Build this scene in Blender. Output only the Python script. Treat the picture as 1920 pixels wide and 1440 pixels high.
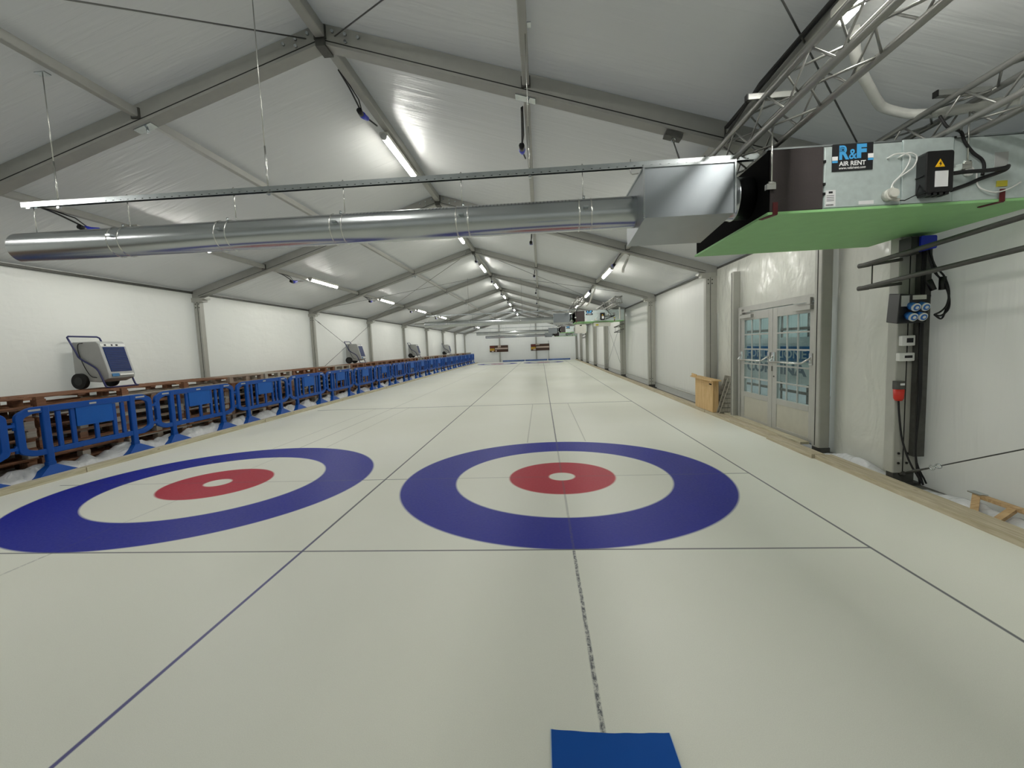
import bpy, bmesh, math, random
from mathutils import Vector, Matrix, noise, Euler
random.seed(7)
S = bpy.context.scene
COL = S.collection
for o in list(bpy.data.objects):
    bpy.data.objects.remove(o)

# ---------------------------------------------------------------- camera
def make_camera():
    f, cx, cy, h, yaw, pitch, roll = 818.57, -.1953, -4.9922, 1.5267, -.0689, -.0854, -.0388
    F = Vector((math.sin(yaw)*math.cos(pitch), math.cos(yaw)*math.cos(pitch), math.sin(pitch)))
    R = Vector((math.cos(yaw), -math.sin(yaw), 0)); U = R.cross(F)
    R2 = R*math.cos(roll)+U*math.sin(roll); U2 = -R*math.sin(roll)+U*math.cos(roll)
    cd = bpy.data.cameras.new('camera'); co = bpy.data.objects.new('camera', cd); COL.objects.link(co)
    m = Matrix((R2, U2, -F)).transposed().to_4x4(); m.translation = (cx, cy, h)
    co.matrix_world = m
    cd.sensor_width = 36; cd.sensor_fit = 'HORIZONTAL'; cd.lens = f/1920*36
    cd.clip_start = .02; cd.clip_end = 300
    S.camera = co
make_camera()
# ---------------------------------------------------------------- world, exposure
W = bpy.data.worlds.new('world'); S.world = W; W.use_nodes = True
bg = W.node_tree.nodes['Background']; bg.inputs[0].default_value = (.90, .975, 1.0, 1); bg.inputs[1].default_value = 1.9
TUBE_STRENGTH = 46.0
S.view_settings.view_transform = 'Standard'; S.view_settings.look = 'None'
S.view_settings.gamma = 1; S.view_settings.use_curve_mapping = False
S.view_settings.exposure = 0.45

# ---------------------------------------------------------------- material helpers
def srgb(r, g, b):
    c = [v/255 for v in (r, g, b)]
    return tuple(((v+.055)/1.055)**2.4 if v > .04045 else v/12.92 for v in c)+(1,)
class NT:
    def __init__(s, name):
        s.m = bpy.data.materials.new(name); s.m.use_nodes = True
        s.t = s.m.node_tree; s.n = s.t.nodes; s.l = s.t.links
        s.b = s.n['Principled BSDF']; s.out = s.n['Material Output']
    def node(s, typ, **kw):
        n = s.n.new(typ)
        for k, v in kw.items(): setattr(n, k, v)
        return n
    def put(s, sock, v):
        if isinstance(v, bpy.types.NodeSocket): s.l.new(v, sock)
        else: sock.default_value = v
    def math(s, op, a, b=None, c=None, clamp=False):
        n = s.node('ShaderNodeMath', operation=op, use_clamp=clamp)
        for i, v in enumerate((a, b, c)):
            if v is not None: s.put(n.inputs[i], v)
        return n.outputs[0]
    def mix(s, f, a, b):
        n = s.node('ShaderNodeMix', data_type='RGBA')
        s.put(n.inputs[0], f); s.put(n.inputs[6], a); s.put(n.inputs[7], b)
        return n.outputs[2]
    def coord(s, which='Object'):
        return s.node('ShaderNodeTexCoord').outputs[which]
    def mapping(s, v, scale=(1, 1, 1), rot=(0, 0, 0), loc=(0, 0, 0)):
        n = s.node('ShaderNodeMapping'); s.l.new(v, n.inputs[0])
        n.inputs['Scale'].default_value = scale; n.inputs['Rotation'].default_value = rot; n.inputs['Location'].default_value = loc
        return n.outputs[0]
    def noise(s, v, scale=5, detail=3, rough=.5, dist=0):
        n = s.node('ShaderNodeTexNoise'); s.l.new(v, n.inputs['Vector'])
        n.inputs['Scale'].default_value = scale; n.inputs['Detail'].default_value = detail
        n.inputs['Roughness'].default_value = rough; n.inputs['Distortion'].default_value = dist
        return n.outputs['Fac']
    def ramp(s, f, stops):
        n = s.node('ShaderNodeValToRGB'); s.l.new(f, n.inputs[0])
        e = n.color_ramp.elements
        while len(e) < len(stops): e.new(.5)
        for i, (p, c) in enumerate(stops): e[i].position = p; e[i].color = c
        return n.outputs[0]
    def maprange(s, v, a, b, c, d):
        n = s.node('ShaderNodeMapRange'); s.put(n.inputs[0], v)
        for i, x in enumerate((a, b, c, d)): n.inputs[i+1].default_value = x
        return n.outputs[0]
    def bump(s, h, strength=.3, dist=.01, normal=None):
        n = s.node('ShaderNodeBump'); n.inputs['Strength'].default_value = strength; n.inputs['Distance'].default_value = dist
        s.l.new(h, n.inputs['Height'])
        if normal is not None: s.l.new(normal, n.inputs['Normal'])
        return n.outputs[0]
M = {}
def plain(key, rgb, rough=.5, metal=0, spec=.5, var=.06, scale=8, bump=0, bscale=60):
    s = NT(key); c = srgb(*rgb)
    f = s.noise(s.coord(), scale, 4)
    dark = tuple(v*(1-var*2) for v in c[:3])+(1,); lite = tuple(min(1, v*(1+var)) for v in c[:3])+(1,)
    s.put(s.b.inputs['Base Color'], s.mix(f, dark, lite))
    s.b.inputs['Roughness'].default_value = rough; s.b.inputs['Metallic'].default_value = metal
    s.b.inputs['Specular IOR Level'].default_value = spec
    if bump: s.put(s.b.inputs['Normal'], s.bump(s.noise(s.coord(), bscale, 2), bump, .004))
    M[key] = s.m; return s
plain('aluminium', (176, 176, 168), .45, .15)
plain('rafter_alu', (160, 160, 154), .5, .1)
plain('truss_alu', (150, 150, 146), .34, .6)
plain('groove_black', (25, 25, 25), .7)
plain('galvanised', (200, 206, 208), .24, 1, var=.12, scale=14)
plain('duct_steel', (190, 194, 196), .24, 1, var=.07, scale=3)
plain('plenum_steel', (150, 156, 160), .34, .85, var=.05, scale=6)
plain('casing_steel', (196, 208, 206), .36, .3, var=.10, scale=22)
plain('bright_zinc', (215, 215, 210), .25, 1)
plain('black_plastic', (18, 18, 19), .4)
plain('black_rubber', (20, 20, 21), .6)
plain('black_foam', (66, 60, 60), .95, bump=.6, bscale=180)
plain('black_lining', (8, 8, 8), .9, spec=.1)
plain('green_board', (152, 206, 140), .6, var=.05)
plain('barrier_blue', (0, 74, 160), .45, 0, .3, var=.05)
plain('barrier_light', (0, 88, 176), .5, 0, .3, var=.03)
plain('plug_blue', (28, 48, 190), .4)
plain('socket_blue', (40, 110, 190), .4)
plain('white_plastic', (225, 226, 222), .4)
plain('offwhite_plastic', (205, 205, 196), .45)
plain('label_white', (225, 226, 226), .5)
plain('warning_yellow', (245, 190, 20), .5)
plain('tag_yellow', (190, 180, 50), .5)
plain('strap_red', (90, 14, 16), .6)
plain('plug_red', (205, 45, 28), .4)
plain('logo_blue', (70, 165, 225), .5)
plain('logo_black', (22, 22, 26), .5)
plain('logo_white', (240, 240, 240), .5)
plain('machine_grey', (176, 178, 176), .45)
plain('machine_blue', (6, 42, 104), .4, 0, .3)
plain('machine_line', (6, 28, 72), .4)
plain('handle_blue', (44, 48, 96), .35, .2)
plain('tyre', (16, 16, 17), .7)
plain('door_grey', (178, 178, 172), .4, .3)
plain('door_panel', (186, 184, 170), .45, .2)
plain('door_bar', (215, 215, 212), .25, .8)
plain('steel_dark', (92, 92, 88), .5, .5, var=.2, scale=20)
plain('cable_steel', (120, 120, 118), .35, .8)
plain('mat_blue', (0, 80, 168), .6, 0, .2, var=.03)
plain('mat_edge', (190, 215, 235), .6)
plain('gutter_blue', (92, 120, 178), .5, var=.3, scale=3)
plain('sign_blue', (52, 112, 160), .6, var=.02)
plain('sign_navy', (40, 92, 120), .6, var=.02)
plain('sign_white', (215, 222, 222), .6, var=.02)
plain('facade', (146, 160, 156), .8)
plain('snowy_ground', (120, 126, 126), .9)
plain('ground_grey', (120, 118, 112), .9, var=.2, scale=2)
plain('score_brown', (72, 48, 34), .6, var=.15)
plain('score_red', (112, 44, 34), .6)
plain('score_yellow', (190, 150, 50), .6)
plain('score_white', (196, 178, 166), .6)
plain('pipe_white', (222, 222, 216), .7, bump=.5, bscale=40)

def wood(key, a, b, axis='y', scale=1.0, rnd=False):
    s = NT(key)
    sc = {'x': (.6, 9, 9), 'y': (9, .6, 9), 'z': (9, 9, .6)}[axis]
    v = s.mapping(s.coord(), sc)
    g = s.noise(v, 3*scale, 5, .6, 1.2)
    c = s.mix(s.maprange(g, .35, .65, 0, 1), srgb(*a), srgb(*b))
    vo = s.node('ShaderNodeTexVoronoi'); s.l.new(s.mapping(s.coord(), {'x': (.9, 3, 3), 'y': (3, .9, 3), 'z': (3, 3, .9)}[axis]), vo.inputs['Vector'])
    vo.inputs['Scale'].default_value = 2.2
    k = s.maprange(vo.outputs['Distance'], .03, .075, 1, 0)
    c = s.mix(s.math('MULTIPLY', k, .55), c, srgb(110, 85, 55))
    if rnd:
        oi = s.node('ShaderNodeObjectInfo')
        c = s.mix(s.ramp(oi.outputs['Random'], [(0, (0, 0, 0, 1)), (.5, (.2, .2, .2, 1)), (.62, (.9, .9, .9, 1)), (1, (1, 1, 1, 1))]), c, s.mix(g, srgb(150, 142, 128), srgb(196, 190, 178)))
    s.put(s.b.inputs['Base Color'], c); s.b.inputs['Roughness'].default_value = .75
    s.put(s.b.inputs['Normal'], s.bump(g, .25, .004))
    M[key] = s.m
wood('kerb_wood', (178, 170, 140), (206, 200, 176))
wood('kerb_wood_right', (172, 160, 132), (200, 190, 166))
wood('pallet_wood', (112, 70, 42), (150, 100, 66), rnd=True)
wood('pallet_top_wood', (110, 72, 50), (150, 105, 75))
wood('box_wood', (196, 160, 106), (224, 194, 146), 'z')
wood('timber', (176, 144, 100), (206, 176, 134), 'x')
wood('grey_wood', (150, 146, 134), (186, 182, 170), 'z')

def tarp(key, rgb, transl, rough, folds, tint=None, strength=.4, glossy=.5):
    s = NT(key); co = s.coord(); c = srgb(*rgb)
    s.b.inputs['Roughness'].default_value = rough; s.b.inputs['Specular IOR Level'].default_value = glossy
    s.put(s.b.inputs['Base Color'], s.mix(s.noise(co, 1.1, 4), tuple(v*.93 for v in c[:3])+(1,), c))
    h = None
    for sc, rot, w, scale in folds:
        n = s.noise(s.mapping(co, sc, rot), scale, 3, .5, .6)
        n = s.math('MULTIPLY', n, w)
        h = n if h is None else s.math('ADD', h, n)
    nb = s.bump(h, strength, .05)
    s.put(s.b.inputs['Normal'], nb)
    tr = s.node('ShaderNodeBsdfTranslucent'); tr.inputs[0].default_value = tint or c
    mx = s.node('ShaderNodeMixShader'); mx.inputs[0].default_value = transl
    s.l.new(s.b.outputs[0], mx.inputs[1]); s.l.new(tr.outputs[0], mx.inputs[2]); s.l.new(mx.outputs[0], s.out.inputs[0])
    M[key] = s.m
tarp('tarp_left', (217, 217, 210), .12, .30, [((1, 1, 1), (0, 0, 0), .5, 1.4), ((1, 1.5, 5), (.5, 0, 0), .26, 1.3), ((1, 3, 1.5), (.7, 0, 0), .12, 3)], strength=.5)
tarp('tarp_right', (212, 212, 206), .12, .36, [((1, 5, .5), (0, 0, 0), .5, 1.0), ((1, 1, 1), (0, 0, 0), .5, .9)], tint=srgb(226, 222, 212), strength=.5)
tarp('tarp_shiny', (224, 225, 216), .12, .22, [((1, 2, .9), (.8, 0, 0), 1.0, 1.3), ((1, 1, 1), (0, 0, 0), .6, 2.4)], strength=.9)
tarp('tarp_end', (222, 222, 216), .12, .36, [((4, 1, .5), (0, 0, 0), .5, 1.0), ((.5, 1, 4), (0, .3, 0), .6, .9)], strength=.6)
tarp('tarp_roof', (186, 187, 184), .05, .33, [((.8, 8, 1), (0, 0, .22), .34, 1.1), ((1, 1, 1), (0, 0, 0), .5, .7)], strength=.6)
tarp('plastic_sheet', (232, 234, 236), .15, .18, [((1, 1, 1), (0, 0, 0), 1.0, 7)], strength=.8, glossy=.7)

def ice_mat():
    s = NT('curling_ice'); co = s.coord()
    sep = s.node('ShaderNodeSeparateXYZ'); s.l.new(co, sep.inputs[0]); X, Y = sep.outputs[0], sep.outputs[1]
    H = 4.2082/2
    xs = s.math('ADD', X, H)                       # 0 on the line between the sheets
    xp = s.math('SUBTRACT', s.math('ABSOLUTE', xs), H)   # 0 on either centre line
    dy = s.math('SUBTRACT', 17.375, s.math('ABSOLUTE', s.math('SUBTRACT', Y, 17.375)))  # 0 on either tee line
    wob = s.noise(s.mapping(co, (1, 1, 1)), 3, 2)
    xw = s.math('ADD', xp, s.math('MULTIPLY', s.math('SUBTRACT', wob, .5), .006))
    r = s.math('SQRT', s.math('ADD', s.math('MULTIPLY', xp, xp), s.math('MULTIPLY', dy, dy)))
    e = .012
    def inside(R): return s.maprange(r, R-e, R+e, 1, 0)
    def line(v, w, soft=.004): return s.maprange(s.math('ABSOLUTE', v), w-soft, w+soft, 1, 0)
    def rng(v, a, b): return s.math('MULTIPLY', s.maprange(v, a-.002, a+.002, 0, 1), s.maprange(v, b-.002, b+.002, 1, 0))
    big = s.noise(co, .35, 3); fine = s.noise(co, 260, 2, .7)
    base = s.mix(s.maprange(big, .3, .7, 0, 1), srgb(234, 235, 222), srgb(241, 242, 232))
    base = s.mix(s.maprange(fine, .35, .75, 0, .22), base, srgb(190, 190, 178))
    blot = s.noise(s.mapping(co, (1, .5, 1)), 9, 5, .7)
    blue = s.mix(s.maprange(fine, .3, .7, 0, .25), srgb(22, 32, 150), srgb(40, 48, 162))
    red = s.mix(s.maprange(fine, .3, .7, 0, .25), srgb(180, 38, 60), srgb(194, 58, 78))
    c = s.mix(inside(1.83), base, blue)
    c = s.mix(inside(1.22), c, base); c = s.mix(inside(.61), c, red); c = s.mix(inside(.15), c, base)
    dark = srgb(92, 94, 100); faint = srgb(178, 178, 168)
    insheet = s.math('MULTIPLY', s.maprange(s.math('ABSOLUTE', xp), H-.01, H+.01, 1, 0), s.maprange(xs, -2*H, -2*H+.01, 0, 1))
    inb = s.maprange(r, 1.82, 1.84, .45, 1)
    def put(c, m, col, amt=1.0):
        return s.mix(s.math('MULTIPLY', m, amt), c, col)
    crack = s.noise(s.mapping(co, (14, 9, 1)), 3, 4, .8)
    broken = s.maprange(crack, .42, .56, .25, 1)
    notcenter = s.math('MULTIPLY', s.maprange(r, .15, .17, 0, 1), inb)
    cl = s.math('MULTIPLY', line(xw, .010), s.maprange(dy, -3.42, -3.40, 0, 1))
    cl = s.math('MULTIPLY', cl, notcenter)
    near = s.maprange(dy, -1.8, -1.0, 1, 0)
    cl = s.math('MULTIPLY', cl, s.math('MAXIMUM', broken, s.maprange(near, 0, 1, .85, 0)))
    # the left sheet's line is paler
    cl = s.math('MULTIPLY', cl, s.maprange(xs, -.05, .05, .5, .95))
    c = put(c, cl, dark)
    c = put(c, s.math('MULTIPLY', line(s.math('ADD', xs, 0), .011), .95), s.mix(s.maprange(Y, -2.2, -1.2, 0, 1), srgb(86, 84, 140), dark))
    c = put(c, s.math('MULTIPLY', line(s.math('SUBTRACT', xs, 2*H), .010), .9), dark)
    tee = s.math('MULTIPLY', s.math('MULTIPLY', line(dy, .009, .005), insheet), notcenter)
    c = put(c, tee, dark, .85)
    c = put(c, s.math('MULTIPLY', line(s.math('ADD', dy, 1.83), .009, .005), insheet), dark, .9)
    c = put(c, s.math('MULTIPLY', line(s.math('SUBTRACT', dy, 6.40), .022, .01), insheet), srgb(84, 86, 100), 1.0)
    wl = s.math('MULTIPLY', line(s.math('SUBTRACT', s.math('ABSOLUTE', xp), .457), .007, .006), rng(dy, 1.83, 6.4))
    c = put(c, wl, faint, .8)
    s.put(s.b.inputs['Base Color'], c)
    s.put(s.b.inputs['Roughness'], s.maprange(s.noise(co, 40, 2), .3, .7, .40, .48))
    s.b.inputs['Specular IOR Level'].default_value = .22
    peb = s.noise(co, 130, 2, .6)
    s.put(s.b.inputs['Normal'], s.bump(peb, .12, .002))
    M['ice'] = s.m
ice_mat()
def glass_mat():
    s = NT('window_glass')
    tr = s.node('ShaderNodeBsdfTransparent'); tr.inputs[0].default_value = (.68, .75, .74, 1)
    gl = s.node('ShaderNodeBsdfGlossy'); gl.inputs['Roughness'].default_value = .03
    lw = s.node('ShaderNodeLayerWeight'); lw.inputs[0].default_value = .5
    fr = s.math('MULTIPLY_ADD', s.math('POWER', lw.outputs['Facing'], 4), .6, .05)
    mx = s.node('ShaderNodeMixShader'); s.l.new(fr, mx.inputs[0])
    s.l.new(tr.outputs[0], mx.inputs[1]); s.l.new(gl.outputs[0], mx.inputs[2]); s.l.new(mx.outputs[0], s.out.inputs[0])
    M['glass'] = s.m
glass_mat()
def emit(key, rgb, st):
    s = NT(key); s.b.inputs['Base Color'].default_value = (.9, .9, .9, 1)
    s.b.inputs['Emission Color'].default_value = rgb; s.b.inputs['Emission Strength'].default_value = st
    M[key] = s.m
emit('tube_light', (1, .985, .93, 1), TUBE_STRENGTH)

# ---------------------------------------------------------------- geometry helpers
class MB:
    def __init__(s, smooth=False): s.v = []; s.f = []; s.sm = []; s.smooth = smooth
    def add(s, vs, fs, sm=False):
        n = len(s.v); s.v += [Vector(p) for p in vs]; s.f += [tuple(i+n for i in f) for f in fs]; s.sm += [sm]*len(fs)
        return s
    def box(s, x0, x1, y0, y1, z0, z1):
        return s.add([(x0,y0,z0),(x1,y0,z0),(x1,y1,z0),(x0,y1,z0),(x0,y0,z1),(x1,y0,z1),(x1,y1,z1),(x0,y1,z1)],
                     [(0,3,2,1),(4,5,6,7),(0,1,5,4),(1,2,6,5),(2,3,7,6),(3,0,4,7)])
    def rbox(s, x0, x1, y0, y1, z0, z1, r=.01, axis='y'):
        """box with rounded long edges along axis"""
        pts = []
        if axis == 'y': a0, a1, b0, b1, c0, c1 = x0, x1, z0, z1, y0, y1
        elif axis == 'x': a0, a1, b0, b1, c0, c1 = y0, y1, z0, z1, x0, x1
        else: a0, a1, b0, b1, c0, c1 = x0, x1, y0, y1, z0, z1
        for (ca, cb, st) in ((a1-r, b1-r, 0), (a0+r, b1-r, 1), (a0+r, b0+r, 2), (a1-r, b0+r, 3)):
            for k in range(4):
                t = (st+k/3)*math.pi/2; pts.append((ca+r*math.cos(t), cb+r*math.sin(t)))
        def P(a, b, c): return {'y': (a, c, b), 'x': (c, a, b), 'z': (a, b, c)}[axis]
        return s.prism(pts, lambda a, b, c: P(a, b, c), c0, c1)
    def prism(s, pts, fn, c0, c1, smooth=False):
        n = len(pts)
        vs = [fn(a, b, c0) for a, b in pts]+[fn(a, b, c1) for a, b in pts]
        fs = [(i, (i+1) % n, n+(i+1) % n, n+i) for i in range(n)]
        s.add(vs, fs, smooth)
        m = len(s.v)-2*n
        s.f += [tuple(m+i for i in reversed(range(n))), tuple(m+n+i for i in range(n))]; s.sm += [False, False]
        return s
    def bar(s, p, q, w, h, up=(0, 0, 1)):
        p, q = Vector(p), Vector(q); d = (q-p).normalized(); up = Vector(up)
        a = d.cross(up).normalized(); b = a.cross(d).normalized()
        vs = [P+a*sx*w/2+b*sz*h/2 for P in (p, q) for sx, sz in ((-1,-1),(1,-1),(1,1),(-1,1))]
        return s.add(vs, [(0,1,2,3),(7,6,5,4),(0,4,5,1),(1,5,6,2),(2,6,7,3),(3,7,4,0)])
    def tube(s, pts, r, seg=8, cap=True):
        pts = [Vector(p) for p in pts]
        if len(pts) >= 5 and not isinstance(r, (list, tuple)):      # flexible runs follow a smooth curve
            q = [pts[0]*2-pts[1]]+pts+[pts[-1]*2-pts[-2]]; out = []
            for i in range(1, len(q)-2):
                a_, b_, c_, d_ = q[i-1:i+3]
                for k in range(5):
                    t = k/5; out.append(.5*((2*b_)+(c_-a_)*t+(2*a_-5*b_+4*c_-d_)*t*t+(3*b_-a_-3*c_+d_)*t**3))
            pts = out+[pts[-1]]
        n = len(pts); rings = []
        prev = None
        for i, p in enumerate(pts):
            d = (pts[min(i+1, n-1)]-pts[max(i-1, 0)]).normalized()
            if prev is None:
                ref = Vector((0, 0, 1)) if abs(d.z) < .9 else Vector((1, 0, 0)); a = d.cross(ref).normalized()
            else:
                a = (prev-d*prev.dot(d)).normalized()
            prev = a; b = d.cross(a); rr = r[i] if isinstance(r, (list, tuple)) else r
            rings.append([p+(a*math.cos(t)+b*math.sin(t))*rr for t in [2*math.pi*k/seg for k in range(seg)]])
        fs = [(i*seg+k, i*seg+(k+1) % seg, (i+1)*seg+(k+1) % seg, (i+1)*seg+k) for i in range(n-1) for k in range(seg)]
        s.add([v for R in rings for v in R], fs, True)
        m = len(s.v)-n*seg
        if cap:
            s.f += [tuple(m+k for k in reversed(range(seg))), tuple(m+(n-1)*seg+k for k in range(seg))]; s.sm += [False, False]
        return s
    def grid(s, fn, nu, nv, smooth=True):
        vs = [fn(i/nu, j/nv) for j in range(nv+1) for i in range(nu+1)]
        fs = [(j*(nu+1)+i, j*(nu+1)+i+1, (j+1)*(nu+1)+i+1, (j+1)*(nu+1)+i) for j in range(nv) for i in range(nu)]
        return s.add(vs, fs, smooth)
    def build(s, name, mat, parent=None, origin=None, bevel=0):
        if parent is not None and origin is None: origin = parent.get('_o', (0, 0, 0))
        o3 = Vector(origin) if origin is not None else Vector((0, 0, 0))
        me = bpy.data.meshes.new(name); me.from_pydata([tuple(v-o3) for v in s.v], [], s.f)
        me.polygons.foreach_set('use_smooth', s.sm); me.materials.append(M[mat] if isinstance(mat, str) else mat)
        me.validate(); me.update()
        ob = bpy.data.objects.new(name, me); COL.objects.link(ob)
        if parent is not None: ob.parent = parent
        else: ob.location = o3
        if parent is not None and parent.type == 'MESH' and parent.parent is None: pass
        if bevel:
            b = ob.modifiers.new('bevel', 'BEVEL'); b.width = bevel; b.segments = 2; b.limit_method = 'ANGLE'
        return ob
def tag(o, label=None, cat=None, group=None, kind=None):
    if label: o['label'] = label
    if cat: o['category'] = cat
    if group: o['group'] = group
    if kind: o['kind'] = kind
    return o
ORG = []
def thing(name, loc, label=None, cat=None, group=None, kind=None):
    o = bpy.data.objects.new(name, None); COL.objects.link(o); o.location = loc; o['_o'] = list(loc); ORG.append(o)
    o.empty_display_size = .1
    return tag(o, label, cat, group, kind)
def sub(mb, name, mat, part, root, **k):
    """sub-part: mesh under a part, written in the same coordinates as its thing"""
    ob = mb.build(name, mat, part, origin=root.get('_o', (0, 0, 0)), **k)
    return ob
def children_of(o): return [c for c in bpy.data.objects if c.parent == o]
def dup(o, loc=None, label=None, rz=None, parent=None, kids=None):
    if kids is None:
        kids = {}
        for c in bpy.data.objects:
            if c.parent: kids.setdefault(c.parent.name, []).append(c)
    c = o.copy(); COL.objects.link(c); c.parent = parent
    if loc is not None: c.location = loc
    if rz is not None: c.rotation_euler[2] = rz
    if label: c['label'] = label
    for ch in kids.get(o.name, []): dup(ch, parent=c, kids=kids)
    return c
def text(body, mat, parent, root, x, z, y, width, height=None, name='lettering', bold=0.0, shear=0, facing='-y'):
    """flat lettering; facing -y: reads along +x; facing -x: reads along -y"""
    cu = bpy.data.curves.new(name, 'FONT'); cu.body = body; cu.size = 1; cu.offset = bold; cu.extrude = .004; cu.shear = shear
    tmp = bpy.data.objects.new('tmp', cu); COL.objects.link(tmp)
    bpy.context.view_layer.update()
    me = bpy.data.meshes.new_from_object(tmp.evaluated_get(bpy.context.evaluated_depsgraph_get()))
    bpy.data.objects.remove(tmp); bpy.data.curves.remove(cu)
    xs = [v.co.x for v in me.vertices]; ys = [v.co.y for v in me.vertices]
    w = max(xs)-min(xs); h = max(ys)-min(ys); kx = width/w; ky = (height/h) if height else kx
    o3 = Vector(root.get('_o', (0, 0, 0)))
    for v in me.vertices:
        a = (v.co.x-min(xs))*kx; b = (v.co.y-min(ys))*ky; d = v.co.z*.2
        p = Vector((x+a, y-d, z+b)) if facing == '-y' else Vector((y-d, x-a, z+b))
        v.co = p-o3
    me.materials.clear(); me.materials.append(M[mat])
    ob = bpy.data.objects.new(name, me); COL.objects.link(ob); ob.parent = parent
    return ob

# ---------------------------------------------------------------- tent dimensions
Y0, L = -.266, 5.0441
XR, XL = 3.327, -7.964              # inner faces of the columns
XC = (XR+XL)/2; ZR = 4.86; SL = .3095
WR, WL = 3.60, -8.13                # wall sheets
def roofz(x): return ZR-abs(x-XC)*SL
def fy(k): return Y0+k*L
YB, YE = -10.6, fy(8)+.15
ORDS = ['nearest', 'second', 'third', 'fourth', 'fifth', 'sixth', 'seventh', 'eighth', 'ninth', 'tenth', 'eleventh', 'twelfth', 'thirteenth', 'fourteenth', 'fifteenth', 'sixteenth', 'seventeenth', 'eighteenth', 'nineteenth', 'twentieth']

# ---------------------------------------------------------------- structure
tag(MB().box(-6.62, 3.2, YB+.2, 39.2, -.08, 0).build('floor', 'ice'), kind='structure')
tag(MB().box(-12, 12, YB-2, YE+3, -.30, -.085).build('ground', 'ground_grey'), kind='structure')
tag(MB().box(WL, -6.62, YB, YE, -.085, -.03).build('trim_1', 'ground_grey'), kind='structure')
tag(MB().box(3.2, WR, YB, YE, -.085, -.03).build('trim_2', 'ground_grey'), kind='structure')
m = MB()
for a, b in ((WL-.25, XC), (XC, WR+.25)):
    m.grid(lambda u, v, a=a, b=b: (a+(b-a)*u, YB+(YE-YB)*v, roofz(a+(b-a)*u)+.012), 6, 60, True)
tag(m.build('ceiling', 'tarp_roof'), kind='structure')
def wallgrid(x, y0, y1, z0, z1, amp, nu, nv, seed):
    m = MB()
    def fn(u, v):
        y = y0+(y1-y0)*u; z = z0+(z1-z0)*v
        return (x+amp*(noise.noise(Vector((seed, y*.8, z*.6))))*min(1, 4*min(v, 1-v)), y, z)
    return m.grid(fn, nu, nv)
tag(wallgrid(WL, YB, YE, -.08, roofz(WL)+.02, .035, 200, 12, 3).build('wall_left', 'tarp_left'), kind='structure')
# right wall: with an opening for the double door
DY0, DY1, DZ = 1.02, 3.36, 2.0
m = MB()
for y0, y1, z0, z1 in ((YB, DY0, -.08, roofz(WR)), (DY1, YE, -.08, roofz(WR)), (DY0, DY1, DZ, roofz(WR))):
    mm = wallgrid(WR, y0, y1, z0, z1, .02, max(4, int((y1-y0)*4)), 10, 9); m.add(mm.v, mm.f, True)
m.build('wall_right', 'tarp_right')
WRO = bpy.data.objects['wall_right']; tag(WRO, kind='structure')
def endwall(y, name):
    m = MB()
    def fn(u, v):
        x = WL+(WR-WL)*u; zt = roofz(x)
        return (x, y+.05*noise.noise(Vector((x*.8, 2, v*3)))*min(1, 4*v), -.08+(zt+.08)*v)
    m.grid(fn, 60, 10); return tag(m.build(name, 'tarp_end'), kind='structure')
endwall(YE, 'wall_end'); endwall(YB, 'wall_back')
# shiny loose liner sheets beside and above the door and along the first bays on the right
m = MB()
def liner(y0, y1, z0, z1, amp, seed):
    def fn(u, v):
        y = y0+(y1-y0)*u; z = z0+(z1-z0)*v
        e = min(1, 5*min(u, 1-u), 5*min(v, 1-v))
        return (WR-.045-amp*abs(noise.noise(Vector((seed, y*1.7, z*1.3))))*e, y, z)
    m.grid(fn, 36, 24)
liner(DY0-.05, 5-.35, DZ+.06, roofz(WR)-.05, .07, 1)
liner(DY1+.12, 4.55, .0, DZ+.1, .03, 2)
liner(-.2, DY0-.18, .0, roofz(WR)-.05, .06, 4)
tag(m.build('trim_3', 'tarp_shiny'), kind='structure')

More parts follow.
